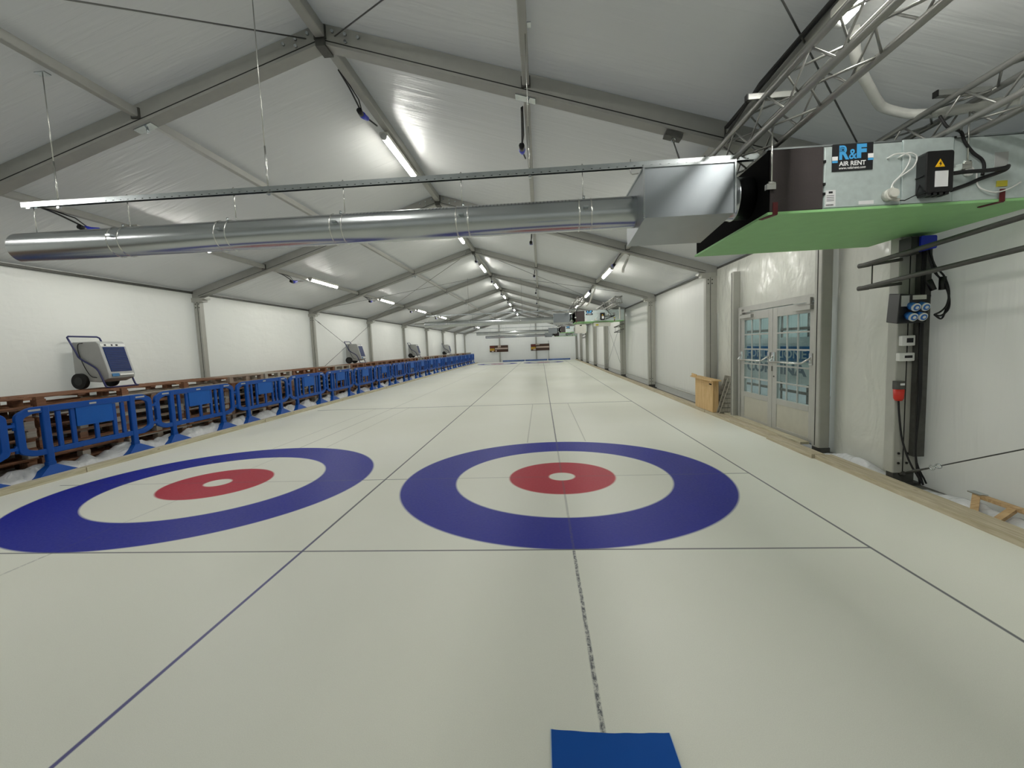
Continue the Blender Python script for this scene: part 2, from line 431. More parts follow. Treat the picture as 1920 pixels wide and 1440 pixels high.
# ---------------------------------------------------------------- portal frames
def make_frame():
    t = thing('tent_frame', (0, 0, 0), '', 'tent frame', 'aluminium roof frames along the tent')
    for side in (-1, 1):
        xi = XR if side > 0 else XL
        m = MB(); x0, x1 = (xi, xi+.24) if side > 0 else (xi-.14, xi)
        m.rbox(x0, x1, -.14, -.01, 0.1, roofz(xi)-.26, .012, 'z')
        c = m.build('column', 'aluminium', t)
        m = MB(); m.box(x0+.09, x0+.098, -.1435, -.139, .1, roofz(xi)-.27)
        sub(m, 'groove', 'groove_black', c, t)
        m = MB(); m.box(x0+.02, x1-.02, -.12, -.03, -.03, .12); m.box(x0-.03, x1+.02, -.16, .02, -.03, .0)
        m.build('base_plate', 'steel_dark', t)
        s = side
        for bx in (.05, .13):
            for bz in (.2, .3, roofz(xi)-.42, roofz(xi)-.34): MB().tube([(x0+bx, -.15, bz), (x0+bx, -.138, bz)], .012, 6).build('bolt', 'groove_black', t)
        # eave bracket
        m = MB(); m.box(min(xi-s*.09, xi+s*.2), max(xi-s*.09, xi+s*.2), -.16, .01, roofz(xi)-.29, roofz(xi)-.235)
        m.box(min(xi-s*.16, xi+s*.2), max(xi-s*.16, xi+s*.2), -.165, .012, roofz(xi)-.24, roofz(xi)-.2)
        m.build('eave_bracket', 'aluminium', t)
        # rafter: boxed beam following the roof slope
        xe = WR-.02 if side > 0 else WL+.02
        pts = [(XC, ZR), (XC, ZR-.195), (xe, roofz(xe)-.195), (xe, roofz(xe))]
        m = MB(); m.prism(pts, lambda a, b, c: (a, c, b), -.15, 0)
        r = m.build('rafter', 'rafter_alu', t)
        m = MB(); z = .155
        m.prism([(XC, ZR-z), (XC, ZR-z-.009), (xi, roofz(xi)-z-.009), (xi, roofz(xi)-z)], lambda a, b, c: (a, c, b), -.153, -.149)
        sub(m, 'groove', 'groove_black', r, t)
        # perforated hanger plate clamped under the rafter
        for xd in (2.05,):
            x = XC+side*xd; zz = roofz(x)-.205
            m = MB(); m.bar((x-.1, -.06, roofz(x-.1)-.2), (x+.1, -.06, roofz(x+.1)-.2), .10, .012)
            m.tube([(x+.02, -.06, zz), (x+.02, -.06, zz-.05)], .012, 6)
            m.build('hanger_plate', 'galvanised', t)
    for i in range(-3, 4):
        if i == 0: continue
        for dz in (0, .07) if abs(i) == 2 else (0,):
            x = XC+i*.13; m = MB(); m.tube([(x, -.175, roofz(x)-.06-dz*(abs(i) == 2)), (x, -.148, roofz(x)-.06-dz*(abs(i) == 2))], .016, 6); m.build('ridge_bolt', 'galvanised', t)
    m = MB(); m.box(XC-.05, XC+.05, -.17, .02, ZR-.23, ZR-.10); m.build('ridge_plate', 'steel_dark', t)
    return t
fr0 = make_frame()
for k in range(-1, 9):
    o = fr0 if k == 0 else dup(fr0)
    o.location = (0, fy(k), 0)
    if k == -1: o['label'] = 'grey aluminium roof frame over and beside the camera'
    elif k == 0: o['label'] = 'grey aluminium roof frame whose ridge joint is at the top of the photo'
    elif k == 8: o['label'] = 'last grey aluminium roof frame, standing against the far end wall'
    else: o['label'] = 'grey aluminium roof frame, %s behind the first one fully in view' % ['', 'first', 'second', 'third', 'fourth', 'fifth', 'sixth', 'seventh'][k]

# ---------------------------------------------------------------- purlins
PX = [(XC, 'ridge', .10, .12), (XC+2.06, 'middle right', .07, .09), (XC-2.06, 'middle left', .07, .09), (XC+4.02, 'outer right', .07, .09), (XC-4.02, 'outer left', .07, .09)]
for px, nm, w, h in PX:
    first = None
    for k in range(-1, 8):
        if first is None:
            m = MB(); zt = roofz(px)-(.03 if nm == 'ridge' else .04)
            m.rbox(px-w/2, px+w/2, 0, L-.15, zt-h, zt, .012, 'y')
            t = thing('roof_purlin', (0, 0, 0), '', 'purlin', 'roof purlins on the %s line' % nm)
            m.build('rail', 'rafter_alu', t)
            for ya in (-.005, L-.17): MB().box(px-w/2-.012, px+w/2+.012, ya, ya+.025, zt-h-.015, zt).build('end_cleat', 'steel_dark', t)
            first = t; o = t
        else: o = dup(first)
        o.location = (0, fy(k), 0)
        if k == -1: o['label'] = 'grey %s roof purlin over the camera, in front of the first full frame' % nm
        else: o['label'] = 'grey %s roof purlin in the %s bay beyond the first full frame' % (nm, ORDS[k] if k else 'first')
for k in range(-1, 8):      # eave profiles with hanging-rail clips
    for side, xx in ((-1, WL+.03), (1, WR-.03)):
        m = MB(); m.rbox(xx-.02, xx+.02, fy(k), fy(k+1)-.15, roofz(xx)-.06, roofz(xx)-.015, .006, 'y')
        tag(m.build('eave_rail', 'steel_dark', origin=(xx, fy(k), roofz(xx))), 'thin grey %s eave rail in the %s' % ('left' if side < 0 else 'right', 'bay beside the camera' if k < 0 else '%s bay beyond the first full frame' % (ORDS[k] if k else 'first')), 'rail', 'eave rails')

for k in range(1, 8):
    tag(MB().tube([(3.54, fy(k)+.03, .17), (3.54, fy(k+1)-.17, .17)], .018, 8).build('ground_rail', 'aluminium', origin=(3.54, fy(k), .17)), 'thin grey ground rail along the right wall, %s bay beyond the first full frame' % ORDS[k], 'rail', 'ground rails')
m = MB(); px_ = XC+3.96
m.tube([(px_, -4.8, roofz(px_)-.10), (px_-.02, -3.0, roofz(px_)-.12), (px_, -2.0, roofz(px_)-.09), (px_-.03, -1.0, roofz(px_)-.13), (px_, -.5, roofz(px_)-.10)], .018, 6)
m.tube([(px_-.02, -3.2, roofz(px_)-.10), (px_-.05, -2.2, roofz(px_)-.14), (px_-.03, -1.2, roofz(px_)-.10), (px_-.01, -.45, roofz(px_)-.2)], .012, 6)
tag(m.build('power_lead', 'black_rubber', origin=(px_, -2, 3.4)), 'thick black cables beside the outer right purlin above the near trusses', 'cable')

# ---------------------------------------------------------------- tube lights, plugs and leads
def make_lamp():
    t = thing('tube_light', (0, 0, 0), '', 'ceiling light', 'tube lights under the purlins')
    m = MB(); m.rbox(-.06, .06, 0, 1.52, .03, .085, .01, 'y'); m.build('housing', 'offwhite_plastic', t)
    m = MB(); m.tube([(0, .03, .02), (0, 1.49, .02)], .04, 14); m.build('diffuser', 'tube_light', t)
    for y in (0, 1.52): MB().tube([(0, y-.02, .02), (0, y+.02, .02)], .044, 12).build('end_cap', 'machine_grey', t)
    return t
lamp = make_lamp(); first = True
LROW = [(XC-.045, 'ridge'), (XC-4.02+.11, 'left'), (XC+4.02-.02, 'right')]
for lx, nm in LROW:
    for k in range(-1, 8):
        o = lamp if first else dup(lamp); first = False
        x = lx; z = roofz(lx)-.03-.12-.09 if nm == 'ridge' else roofz(lx)-.04-.09-.09
        if nm == 'left': z += .055
        o.location = (x, fy(k)+(1.62 if nm == 'left' else 1.75), z)
        if k == -1: o['label'] = 'bright tube light above the camera on the %s row, before the first full frame' % nm
        else: o['label'] = 'bright tube light, %s row, %s bay beyond the first full frame' % (nm, ORDS[k] if k else 'first')

def wire(name, pts, r, mat, label, cat='cable', group=None, seg=6):
    m = MB(); m.tube(pts, r, seg); o = m.build(name, mat, origin=pts[0]); return tag(o, label, cat, group)
def plug_lead(x, z, y, k, nm, big=1.0):
    t = thing('power_lead', (x, y, z), 'black lead with blue coupling, %s purlin, %s' % (nm, 'bay over the camera' if k < 0 else '%s bay beyond first full frame' % (ORDS[k] if k else 'first')), 'cable', 'lighting leads along the %s purlins' % nm)
    m = MB(); pts = [(x, y-.75, z+.05), (x-.01, y-.45, z+.02), (x-.02, y-.2, z-.03), (x-.03, y, z-.07), (x-.02, y+.2, z-.03), (x, y+.42, z+.0)]
    m.tube(pts, .011, 6); m.tube([(x+.01, y-.75, z+.06), (x+.0, y-.2, z+.02), (x-.04, y+.02, z-.06)], .008, 6); m.build('lead', 'black_rubber', t)
    m = MB(); m.tube([(x-.03, y-.08, z-.075), (x-.03, y-.02, z-.075), (x-.03, y+.02, z-.07), (x-.03, y+.14, z-.04)], [.03, .042, .036, .028], 10); m.build('blue_coupling', 'plug_blue', t)
    m = MB(); m.tube([(x-.03, y-.14, z-.07), (x-.03, y-.06, z-.085)], .035, 8); m.build('black_plug', 'black_plastic', t)
for k in range(0, 8):
    plug_lead(XC-.07, roofz(XC)-.17, fy(k)+1.15, k, 'ridge')
    plug_lead(XC-4.02-.02, roofz(XC-4.02)-.17, fy(k)+1.1, k, 'outer left')
    plug_lead(XC+4.02-.06, roofz(XC+4.02)-.17, fy(k)+1.1, k, 'outer right')
    plug_lead(XC+2.06-.06, roofz(XC+2.06)-.17, fy(k)+1.0, k, 'middle right')
# roof and wall bracing cables
def brace(p, q, label, r=.007):
    m = MB(); m.tube([p, q], r, 6)
    d = (Vector(q)-Vector(p)).normalized(); a = Vector(p)+d*.25
    m.tube([a, a+d*.22], .014, 8)
    return tag(m.build('bracing_cable', 'cable_steel', origin=p), label, 'cable', 'steel bracing cables')
def cross_roof(k, tagtxt):
    for side, sn in ((-1, 'left'), (1, 'right')):
        xe = XL+.3 if side < 0 else XR-.3
        a = (XC+side*.15, fy(k), ZR-.14); b = (xe, fy(k+1)-.15, roofz(xe)-.12)
        c = (xe, fy(k), roofz(xe)-.12); d = (XC+side*.15, fy(k+1)-.15, ZR-.14)
        brace(a, b, 'thin bracing cable under the %s roof slope %s, falling away' % (sn, tagtxt))
        brace(c, d, 'thin bracing cable under the %s roof slope %s, rising away' % (sn, tagtxt))
cross_roof(-1, 'over the camera'); cross_roof(2, 'in the third bay')
brace((XL-.04, fy(2), 2.75), (XL-.04, fy(3)-.15, .9), 'thin bracing cable on the left wall, falling away')
brace((XL-.04, fy(2), .9), (XL-.04, fy(3)-.15, 2.75), 'thin bracing cable on the left wall, rising away')
brace((XR+.14, fy(3), 2.7), (XR+.14, fy(4)-.15, .2), 'thin bracing cable on the far right wall, falling away')
brace((XR+.14, fy(3), .2), (XR+.14, fy(4)-.15, 2.7), 'thin bracing cable on the far right wall, rising away')

# ---------------------------------------------------------------- kerb timbers
def beam(name, p, q, w, h, mat, label, group, cat='timber'):
    m = MB(); p = Vector(p); q = Vector(q); d = (q-p); n = 10
    m.bar(p, q, w, h); o = m.build(name, mat, origin=tuple(p), bevel=.004); return tag(o, label, cat, group)
ys = [-3.9, -.2-.0, .62, 4.1, 8.1, 12.1, 16.1, 20.1, 24.1, 28.1, 32.1, 36.1, 39.1]
ys = [-3.4, .60, 4.6, 8.6, 12.6, 16.6, 20.6, 24.6, 28.6, 32.6, 36.6, 39.0]
for i in range(len(ys)-1):
    dx = random.uniform(-.006, .006)
    w = ['nearest pale timber kerb piece along the left edge of the ice', 'second pale timber kerb piece along the left edge of the ice'][i] if i < 2 else '%s pale timber kerb piece from the camera along the left ice edge' % ORDS[i]
    beam('kerb_timber', (-6.655+dx, ys[i]+.006, .035), (-6.655+dx, ys[i+1]-.006, .035), .11, .075, 'kerb_wood', w, 'timber kerb along the left ice edge')
yr = [-4.6, .55, 1.72, 4.3, 8.3, 12.3, 16.3, 20.3, 24.3, 28.3, 32.3, 36.3, 39.0]
for i in range(len(yr)-1):
    x0, x1 = (3.13, 3.24) if i == 0 else ((3.19, 3.22) if i == 1 else (3.25, 3.26))
    wd = .20 if i == 0 else .16
    beam('kerb_timber', (x0, yr[i]+.008, .022), (x1, yr[i+1]-.008, .022), wd, .06, 'kerb_wood_right',
         '%s timber kerb board from the camera along the right ice edge' % ORDS[i], 'timber kerb along the right ice edge')
beam('floor_board', (3.37, 1.15, .055), (3.42, 4.0, .055), .12, .035, 'kerb_wood', 'pale loose board lying behind the kerb in front of the double door', None, 'board')

# ---------------------------------------------------------------- blue barriers
BX = -6.87
def make_barrier():
    t = thing('crowd_barrier', (0, 0, 0), '', 'barrier', 'blue plastic barriers along the left ice edge')
    T = .025
    # outer frame ring in the (y,z) plane
    m = MB()
    def ring(cs, r):
        out = []
        for i in range(len(cs)):
            P, Q, N = Vector(cs[i-1]), Vector(cs[i]), Vector(cs[(i+1) % len(cs)])
            a_ = Q+(P-Q).normalized()*r; b_ = Q+(N-Q).normalized()*r
            for k_ in range(5):
                t_ = k_/4; out.append(tuple((a_*(1-t_)**2+Q*2*t_*(1-t_)+b_*t_*t_)))
        return out
    outer = ring([(.02, .40), (.18, .33), (1.78, .33), (1.95, .40), (1.955, .90), (1.80, .98), (.18, .98), (.015, .90)], .055)
    inner = ring([(.105, .445), (.21, .405), (1.75, .405), (1.865, .445), (1.87, .845), (1.76, .895), (.21, .895), (.10, .845)], .04)
    n = len(outer)
    vs = [(-T, a, b) for a, b in outer]+[(-T, a, b) for a, b in inner]+[(T, a, b) for a, b in outer]+[(T, a, b) for a, b in inner]
    fs = []
    for i in range(n):
        j = (i+1) % n
        fs += [(2*n+i, 2*n+j, 3*n+j, 3*n+i), (i, n+i, n+j, j), (i, j, 2*n+j, 2*n+i), (n+i, 3*n+i, 3*n+j, n+j)]
    m.add(vs, fs); m.build('frame', 'barrier_blue', t, bevel=.008)
    m = MB()
    for a, b in ((.16, .30), (.93, 1.03), (1.66, 1.82)): m.rbox(T, T+.004, a, b, .925, .95, .0015, 'x')
    m.build('handle_slot', 'machine_grey', t)
    for y in (.52, .70, 1.02, 1.30, 1.44):
        m = MB(); z1 = .64 if abs(y-1.02) < .01 else .89
        m.rbox(-.018, .018, y-.030, y+.030, .38, z1, .01, 'z'); m.build('upright', 'barrier_blue', t)
    for y in (.36, 1.60):
        m = MB(); m.rbox(-.032, .032, y-.045, y+.045, .14, .97, .015, 'z'); m.build('post', 'barrier_blue', t)
        m = MB(); w = .29
        vs = [(.15, y-w, .03), (.15, y+w, .03), (.045, y+.05, .175), (.045, y-.05, .175), (-.10, y-w*.8, .03), (-.10, y+w*.8, .03), (-.03, y+.05, .175), (-.03, y-.05, .175),
              (.15, y-w, .0), (.15, y+w, .0), (-.10, y-w*.8, .0), (-.10, y+w*.8, .0)]
        m.add(vs, [(0, 1, 2, 3), (5, 4, 7, 6), (3, 2, 6, 7), (1, 5, 6, 2), (4, 0, 3, 7), (8, 9, 1, 0), (9, 11, 5, 1), (11, 10, 4, 5), (10, 8, 0, 4)])
        m.rbox(-.036, .036, y-.05, y+.05, .13, .22, .01, 'z')
        m.build('foot', 'barrier_blue', t)
    m = MB(); m.rbox(-.014, .020, .74, 1.27, .63, .90, .01, 'x'); m.build('sign_plate', 'barrier_light', t)
    m = MB()
    for z in (.45, .75): m.box(-.02, .02, 1.94, 2.05, z, z+.04); m.tube([(0, 2.03, z-.04), (0, 2.03, z+.06)], .018, 8)
    m.build('coupling', 'barrier_blue', t)
    return t
bar0 = make_barrier()
NB = 19
for i in range(-1, NB):
    o = bar0 if i == -1 else dup(bar0)
    o.location = (BX+random.uniform(-.006, .006), .02+2.02*i, 0); o.rotation_euler = (0, 0, random.uniform(-.006, .006))
    if i < 0: o['label'] = 'blue plastic barrier cut off by the left edge of the photo'
    elif i == 0: o['label'] = 'nearest whole blue plastic barrier in the row on the left'
    elif i == NB-1: o['label'] = 'blue plastic barrier at the far end of the row on the left'
    else: o['label'] = '%s whole blue plastic barrier from the camera in the row on the left' % ORDS[i]

# ---------------------------------------------------------------- crumpled plastic roll behind the kerbs
def lumpy(x0, x1, h, y0, y1, seed, ny, tail=False):
    m = MB(); nx = 14
    def fn(u, v):
        y = y0+(y1-y0)*v; x = x0+(x1-x0)*u
        uu = u/.70 if tail else u
        pr = max(.12, math.sin(math.pi*uu)**.55) if uu < 1 else .12
        if u > .985 or u < .015: pr = 0
        n1 = noise.noise(Vector((x*2+seed, y*2.2, 0)))*.5; n2 = noise.noise(Vector((x*9+seed, y*9, 3)))
        n3 = abs(noise.noise(Vector((x*3+seed, y*3.2, 8))))
        e = min(1, 6*v*(y1-y0)/2, 6*(1-v)*(y1-y0)/2)
        return (x+.02*n2, y, -.03+pr*e*max(.03, h*(.85+n1*.9-n3*.35)+.03*n2))
    m.grid(fn, nx, ny); return m
tag(lumpy(-7.12, -6.72, .26, -3.4, 12, 1, 520, True).build('plastic_sheeting', 'plastic_sheet'), 'crumpled white plastic sheeting lying under the near barriers on the left', 'plastic sheet', 'plastic sheeting on the left')
tag(lumpy(-7.12, -6.72, .26, 12.05, 38.8, 2, 420, True).build('plastic_sheeting', 'plastic_sheet'), 'crumpled white plastic sheeting lying under the far barriers on the left', 'plastic sheet', 'plastic sheeting on the left')
tag(lumpy(3.36, 3.55, .085, -5.1, -.55, 5, 150).build('plastic_sheeting', 'plastic_sheet'), 'shiny bulging plastic sheeting behind the nearest right kerb board', 'plastic sheet')
tag(lumpy(3.34, 3.55, .13, -.22, .9, 6, 60).build('plastic_sheeting', 'plastic_sheet'), 'gathered white plastic skirt between the electrical column and the door post', 'plastic sheet')

# ---------------------------------------------------------------- pallets behind the barriers
PH = .14
def pallet_parts(near):
    t = thing('wooden_pallet', (0, 0, 0), '', 'pallet', 'stacked wooden pallets behind the barriers')
    D, Ln = .80, 1.19
    deck = MB()
    for i in range(5): a = i*(D-.10)/4; deck.box(a, a+.10, 0, Ln, PH-.02, PH-.002)
    for y in (0, Ln/2-.05, Ln-.10): deck.box(0, D, y, y+.10, PH-.04, PH-.02)
    base = MB()
    for x in (0, D/2-.05, D-.10): base.box(x, x+.10, 0, Ln, 0, .02)
    if near:
        deck.build('deck', 'pallet_top_wood' if near == 2 else 'pallet_wood', t); base.build('base_boards', 'pallet_wood', t)
        for x in (0, D/2-.05, D-.10):
            for y in ((0, Ln/2-.06, Ln-.12) if near == 1 else (0,)):
                m = MB(); m.box(x+.002, x+.098, y+.002, y+.118, .02, PH-.04); m.build('block', 'pallet_top_wood' if near == 2 else 'pallet_wood', t)
        return t
    bpy.data.objects.remove(t)
    for x in (0, D/2-.05, D-.10):
        for y in (0, Ln/2-.06, Ln-.12): base.box(x+.002, x+.098, y+.002, y+.118, .02, PH-.04)
    base.add(deck.v, deck.f)
    return tag(base.build('wooden_pallet', 'pallet_wood'), '', 'pallet', 'stacked wooden pallets behind the barriers')
pn = pallet_parts(1); pt = pallet_parts(2); pf = pallet_parts(0); used = set()
NS = 31
for s_ in range(-2, NS):
    for lv in range(8):
        near = s_ < 4
        src = pt if (near and lv == 7) else (pn if near else pf)
        o = src if src.name not in used else dup(src)
        used.add(src.name)
        j = .01 if lv == 7 else .03
        o.location = (-7.93+random.uniform(-j, j)+.02, -2.0+(s_+1)*1.25+random.uniform(-.01, .01), -.028+lv*PH+lv*.0005)
        if s_ <= -2: st = 'stack at the left edge'
        else: st = '%s stack from the left edge' % (['second','third','fourth','fifth','sixth','seventh','eighth','ninth','tenth','eleventh','twelfth','thirteenth','fourteenth','fifteenth','sixteenth','seventeenth','eighteenth','nineteenth','twentieth','twenty-first','twenty-second','twenty-third','twenty-fourth','twenty-fifth','twenty-sixth','twenty-seventh','twenty-eighth','twenty-ninth','thirtieth','thirty-first','thirty-second','thirty-third'][s_+1])
        lev = ['bottom', 'second lowest', 'third lowest', 'fourth lowest', 'fourth highest', 'third highest', 'second highest', 'topmost'][lv]
        o['label'] = '%s wooden pallet, %s behind the barriers' % (lev, st)

# ---------------------------------------------------------------- dehumidifiers
def make_dehumidifier():
    t = thing('dehumidifier', (0, 0, 0), '', 'dehumidifier', 'mobile dehumidifiers on the pallets by the left wall')
    # local: y 0..0.47 wide, front towards +x, back at x=-0.5, height .78
    m = MB()
    prof = [(-.50, .14), (-.06, .10), (.10, .16), (.11, .24), (-.02, .74), (-.06, .78), (-.48, .78), (-.50, .76)]
    m.prism(prof, lambda a, b, c: (a, c, b), 0, .47); m.build('casing', 'machine_grey', t, bevel=.012)
    d = Vector((-.13, 0, .50)); nrm = Vector((.50, 0, .13)).normalized()
    def face(y0, y1, a, b, off=.006, th=.01):
        p0 = Vector((.11, 0, .24)); vs = []
        for o_ in (off-th, off):
            for (y, s) in ((y0, a), (y1, a), (y1, b), (y0, b)): vs.append(p0+d*s+nrm*o_+Vector((0, y, 0)))
        return MB().add(vs, [(3, 2, 1, 0), (4, 5, 6, 7), (0, 1, 5, 4), (1, 2, 6, 5), (2, 3, 7, 6), (3, 0, 4, 7)])
    g = face(.05, .42, .06, .88, .010, .012).build('grille', 'machine_blue', t)
    m = MB()
    for i in range(13):
        f_ = face(.06, .41, .09+i*.06, .11+i*.06, .014, .006); m.add(f_.v, f_.f)
    sub(m, 'louvre_line', 'machine_line', g, t)
    p = face(.02, .45, .90, 1.0, .008, .012).build('control_strip', 'white_plastic', t)
    m = MB()
    for y, w in ((.08, .03), (.20, .025), (.28, .035)): f_ = face(y, y+w, .925, .975, .014, .01); m.add(f_.v, f_.f)
    sub(m, 'knob', 'black_plastic', p, t)
    m = face(.05, .17, -.10, .0, .004, .01); m.build('badge', 'sign_blue', t)
    m = face(.18, .43, -.08, -.02, .008, .014); m.build('tray_lip', 'white_plastic', t)
    for y in (-.06, .46):
        w = MB(); w.tube([(-.38, y, .13), (-.38, y+.07, .13)], .13, 28); wo = w.build('wheel', 'tyre', t)
        w = MB(); w.tube([(-.38, y-.004, .13), (-.38, y+.074, .13)], .07, 20); sub(w, 'hub', 'black_plastic', wo, t)
    m = MB()
    def hb(y): return [(-.52, y, .86), (-.40, y, .62), (-.33, y, .50), (-.08, y, .34), (0, y, .20), (.06, y, .04), (.10, y, .015)]
    a = hb(-.03); b = hb(.50)
    m.tube(a, .014, 10); m.tube(b, .014, 10)
    m.tube([a[0], (-.535, 0.0, .88), (-.535, .47, .88), b[0]], .014, 10)
    m.tube([a[-1], (.13, 0, .015), (.16, .05, .015), (.16, .42, .015), (.13, .47, .015), b[-1]], .012, 8)
    m.build('handle', 'handle_blue', t)
    m = MB(); m.tube([(-.28, -.012, .76), (-.36, -.015, .74), (-.37, -.015, .62), (-.30, -.02, .40), (-.20, -.02, .22), (-.10, -.01, .18)], .006, 6); m.build('power_cord', 'black_rubber', t)
    return t
dh = make_dehumidifier()
for i, (y, x) in enumerate(((1.78, -7.46), (12.1, -7.5), (20.4, -7.5), (29.4, -7.5))):
    o = dh if i == 0 else dup(dh)
    o.location = (x, y, 8*PH-.022)
    o['label'] = ['grey dehumidifier with blue louvred front and black wheels, nearest of the four on the pallets',
                  'second nearest grey dehumidifier, standing on the pallets before the third left column',
                  'third nearest grey dehumidifier on the pallets, small in the distance',
                  'farthest grey dehumidifier on the pallets by the left wall'][i]

# ---------------------------------------------------------------- duct, plenum, rail, air unit
DYc, DZc, DR = -1.15, 2.612, .128
XJ = [-4.97, -3.95, -2.95, -1.91, -.82, .209, .72]
def build_duct():
    t = thing('air_duct', (XJ[0], DYc, DZc), '', 'duct', 'round metal ducts hung across the tent')
    for i in range(6):
        m = MB(); m.tube([(XJ[i], DYc, DZc), (XJ[i+1], DYc, DZc)], DR, 40, cap=False)
        s_ = m.build('duct_section', 'duct_steel', t)
        if i in (3, 4):
            p = MB()
            for j in range(int((XJ[i+1]-XJ[i]-.16)/.03)):
                for a in (50, 58, 66):
                    th = math.radians(180-a); x = XJ[i]+.09+j*.03
                    c = Vector((x, DYc+math.cos(th)*(DR+.0006), DZc+math.sin(th)*(DR+.0006)))
                    tv = Vector((0, -math.sin(th), math.cos(th))); r_ = .0035
                    p.add([c+Vector((r_*math.cos(q), 0, 0))+tv*r_*math.sin(q) for q in [k*math.pi/3 for k in range(6)]], [(0, 1, 2, 3, 4, 5)])
            sub(p, 'perforations', 'black_lining', s_, t)
        for dx in (.045, .075) if i < 5 else ():
            pass
    for i in range(1, 6):
        m = MB()
        for dx in (-.05, .05): m.tube([(XJ[i]+dx-.006, DYc, DZc), (XJ[i]+dx, DYc, DZc), (XJ[i]+dx+.006, DYc, DZc)], [DR, DR+.006, DR], 40, cap=False)
        m.build('bead', 'bright_zinc', t)
        m = MB(); m.tube([(XJ[i]-.012, DYc, DZc), (XJ[i]-.012, DYc, DZc), (XJ[i]+.012, DYc, DZc)], DR+.004, 40, cap=False)
        m.box(XJ[i]-.02, XJ[i]+.02, DYc-DR-.03, DYc-DR+.004, DZc+.02, DZc+.035)
        m.tube([(XJ[i], DYc, DZc+DR), (XJ[i], DYc, DZc+DR+.03)], .01, 6)
        m.build('clamp_band', 'galvanised', t)
    m = MB(); x = XJ[0]
    m.tube([(x-.10, DYc, DZc), (x-.10, DYc, DZc), (x-.085, DYc, DZc), (x-.06, DYc, DZc), (x-.05, DYc, DZc), (x+.04, DYc, DZc)], [.05, DR-.012, DR+.003, DR+.009, DR+.004, DR+.004], 40)
    m.build('end_cap', 'duct_steel', t)
    return t
duct = build_duct()
def build_rail():
    t = thing('hanging_rail', (-4.9, DYc, 2.99), '', 'rail', 'slotted steel rails hung across the tent')
    m = MB(); a, b = -4.9, 1.62
    m.box(a, b, DYc-.022, DYc-.018, 2.968, 3.012); m.box(a, b, DYc+.018, DYc+.022, 2.968, 3.012); m.box(a, b, DYc-.018, DYc+.018, 3.008, 3.012)
    r = m.build('strut_channel', 'galvanised', t)
    m = MB(); x = a+.06
    while x < b-.05:
        m.rbox(x, x+.014, DYc-.0228, DYc-.0215, 2.976, 2.980, .0015, 'x'); x += .07
    sub(m, 'slots', 'black_lining', r, t)
    for x in (-4.80, -3.88, -2.87, -1.87, -.83, .20):
        m = MB(); m.tube([(x, DYc, 3.03), (x, DYc, DZc+DR+.005)], .0045, 6); m.tube([(x, DYc, 3.012), (x, DYc, 3.022)], .01, 6)
        m.build('threaded_rod', 'bright_zinc', t)
    m = MB(); m.tube([(.60, DYc, 3.04), (.60, DYc, 2.93), (.64, DYc-.02, 2.915), (.74, DYc-.04, 2.92), (.76, DYc-.04, 2.90), (.76, DYc-.05, 2.84)], .0045, 6); m.build('bent_rod', 'bright_zinc', t)
    return t
rail = build_rail()
def build_plenum():
    t = thing('duct_plenum', (.63, -1.5, 2.47), '', 'duct box', 'metal plenum boxes between duct and air unit')
    x0, x1, y0, y1 = .63, 1.29, -1.5, -.80
    m = MB(); zb, zt, zr_ = 2.465, 2.835, 2.405
    vs = [(x0, y0, zb), (x1, y0, zb), (x1, y1, zr_), (x0, y1, zr_), (x0, y0, zt), (x1, y0, zt), (x1, y1, zt), (x0, y1, zt)]
    m.add(vs, [(0, 3, 2, 1), (4, 5, 6, 7), (0, 1, 5, 4), (1, 2, 6, 5), (2, 3, 7, 6), (3, 0, 4, 7)])
    b = m.build('sheet_box', 'plenum_steel', t)
    m = MB(); w = .012
    m.box(x0-w, x1+w, y0-w, y0+.0, zt-.004, zt+.014); m.box(x1, x1+w, y0-w, y0, zb, zt); m.box(x0-w, x0, y0-w, y0, zb, zt)
    m.box(x0-w, x0, y0, y1, zt-.002, zt+.012); m.box(x1, x1+w, y0, y1, zt-.002, zt+.012)
    sub(m, 'flange', 'galvanised', b, t)
    m = MB(); c = (-1.17, 2.66)
    m.tube([(x1-.01, c[0], c[1]), (1.40, c[0], c[1]), (1.405, c[0], c[1]), (1.415, c[0], c[1]), (1.42, c[0], c[1]), (1.545, c[0], c[1])], [.165, .165, .172, .172, .165, .165], 40)
    m.build('collar', 'duct_steel', t)
    return t
plen = build_plenum()
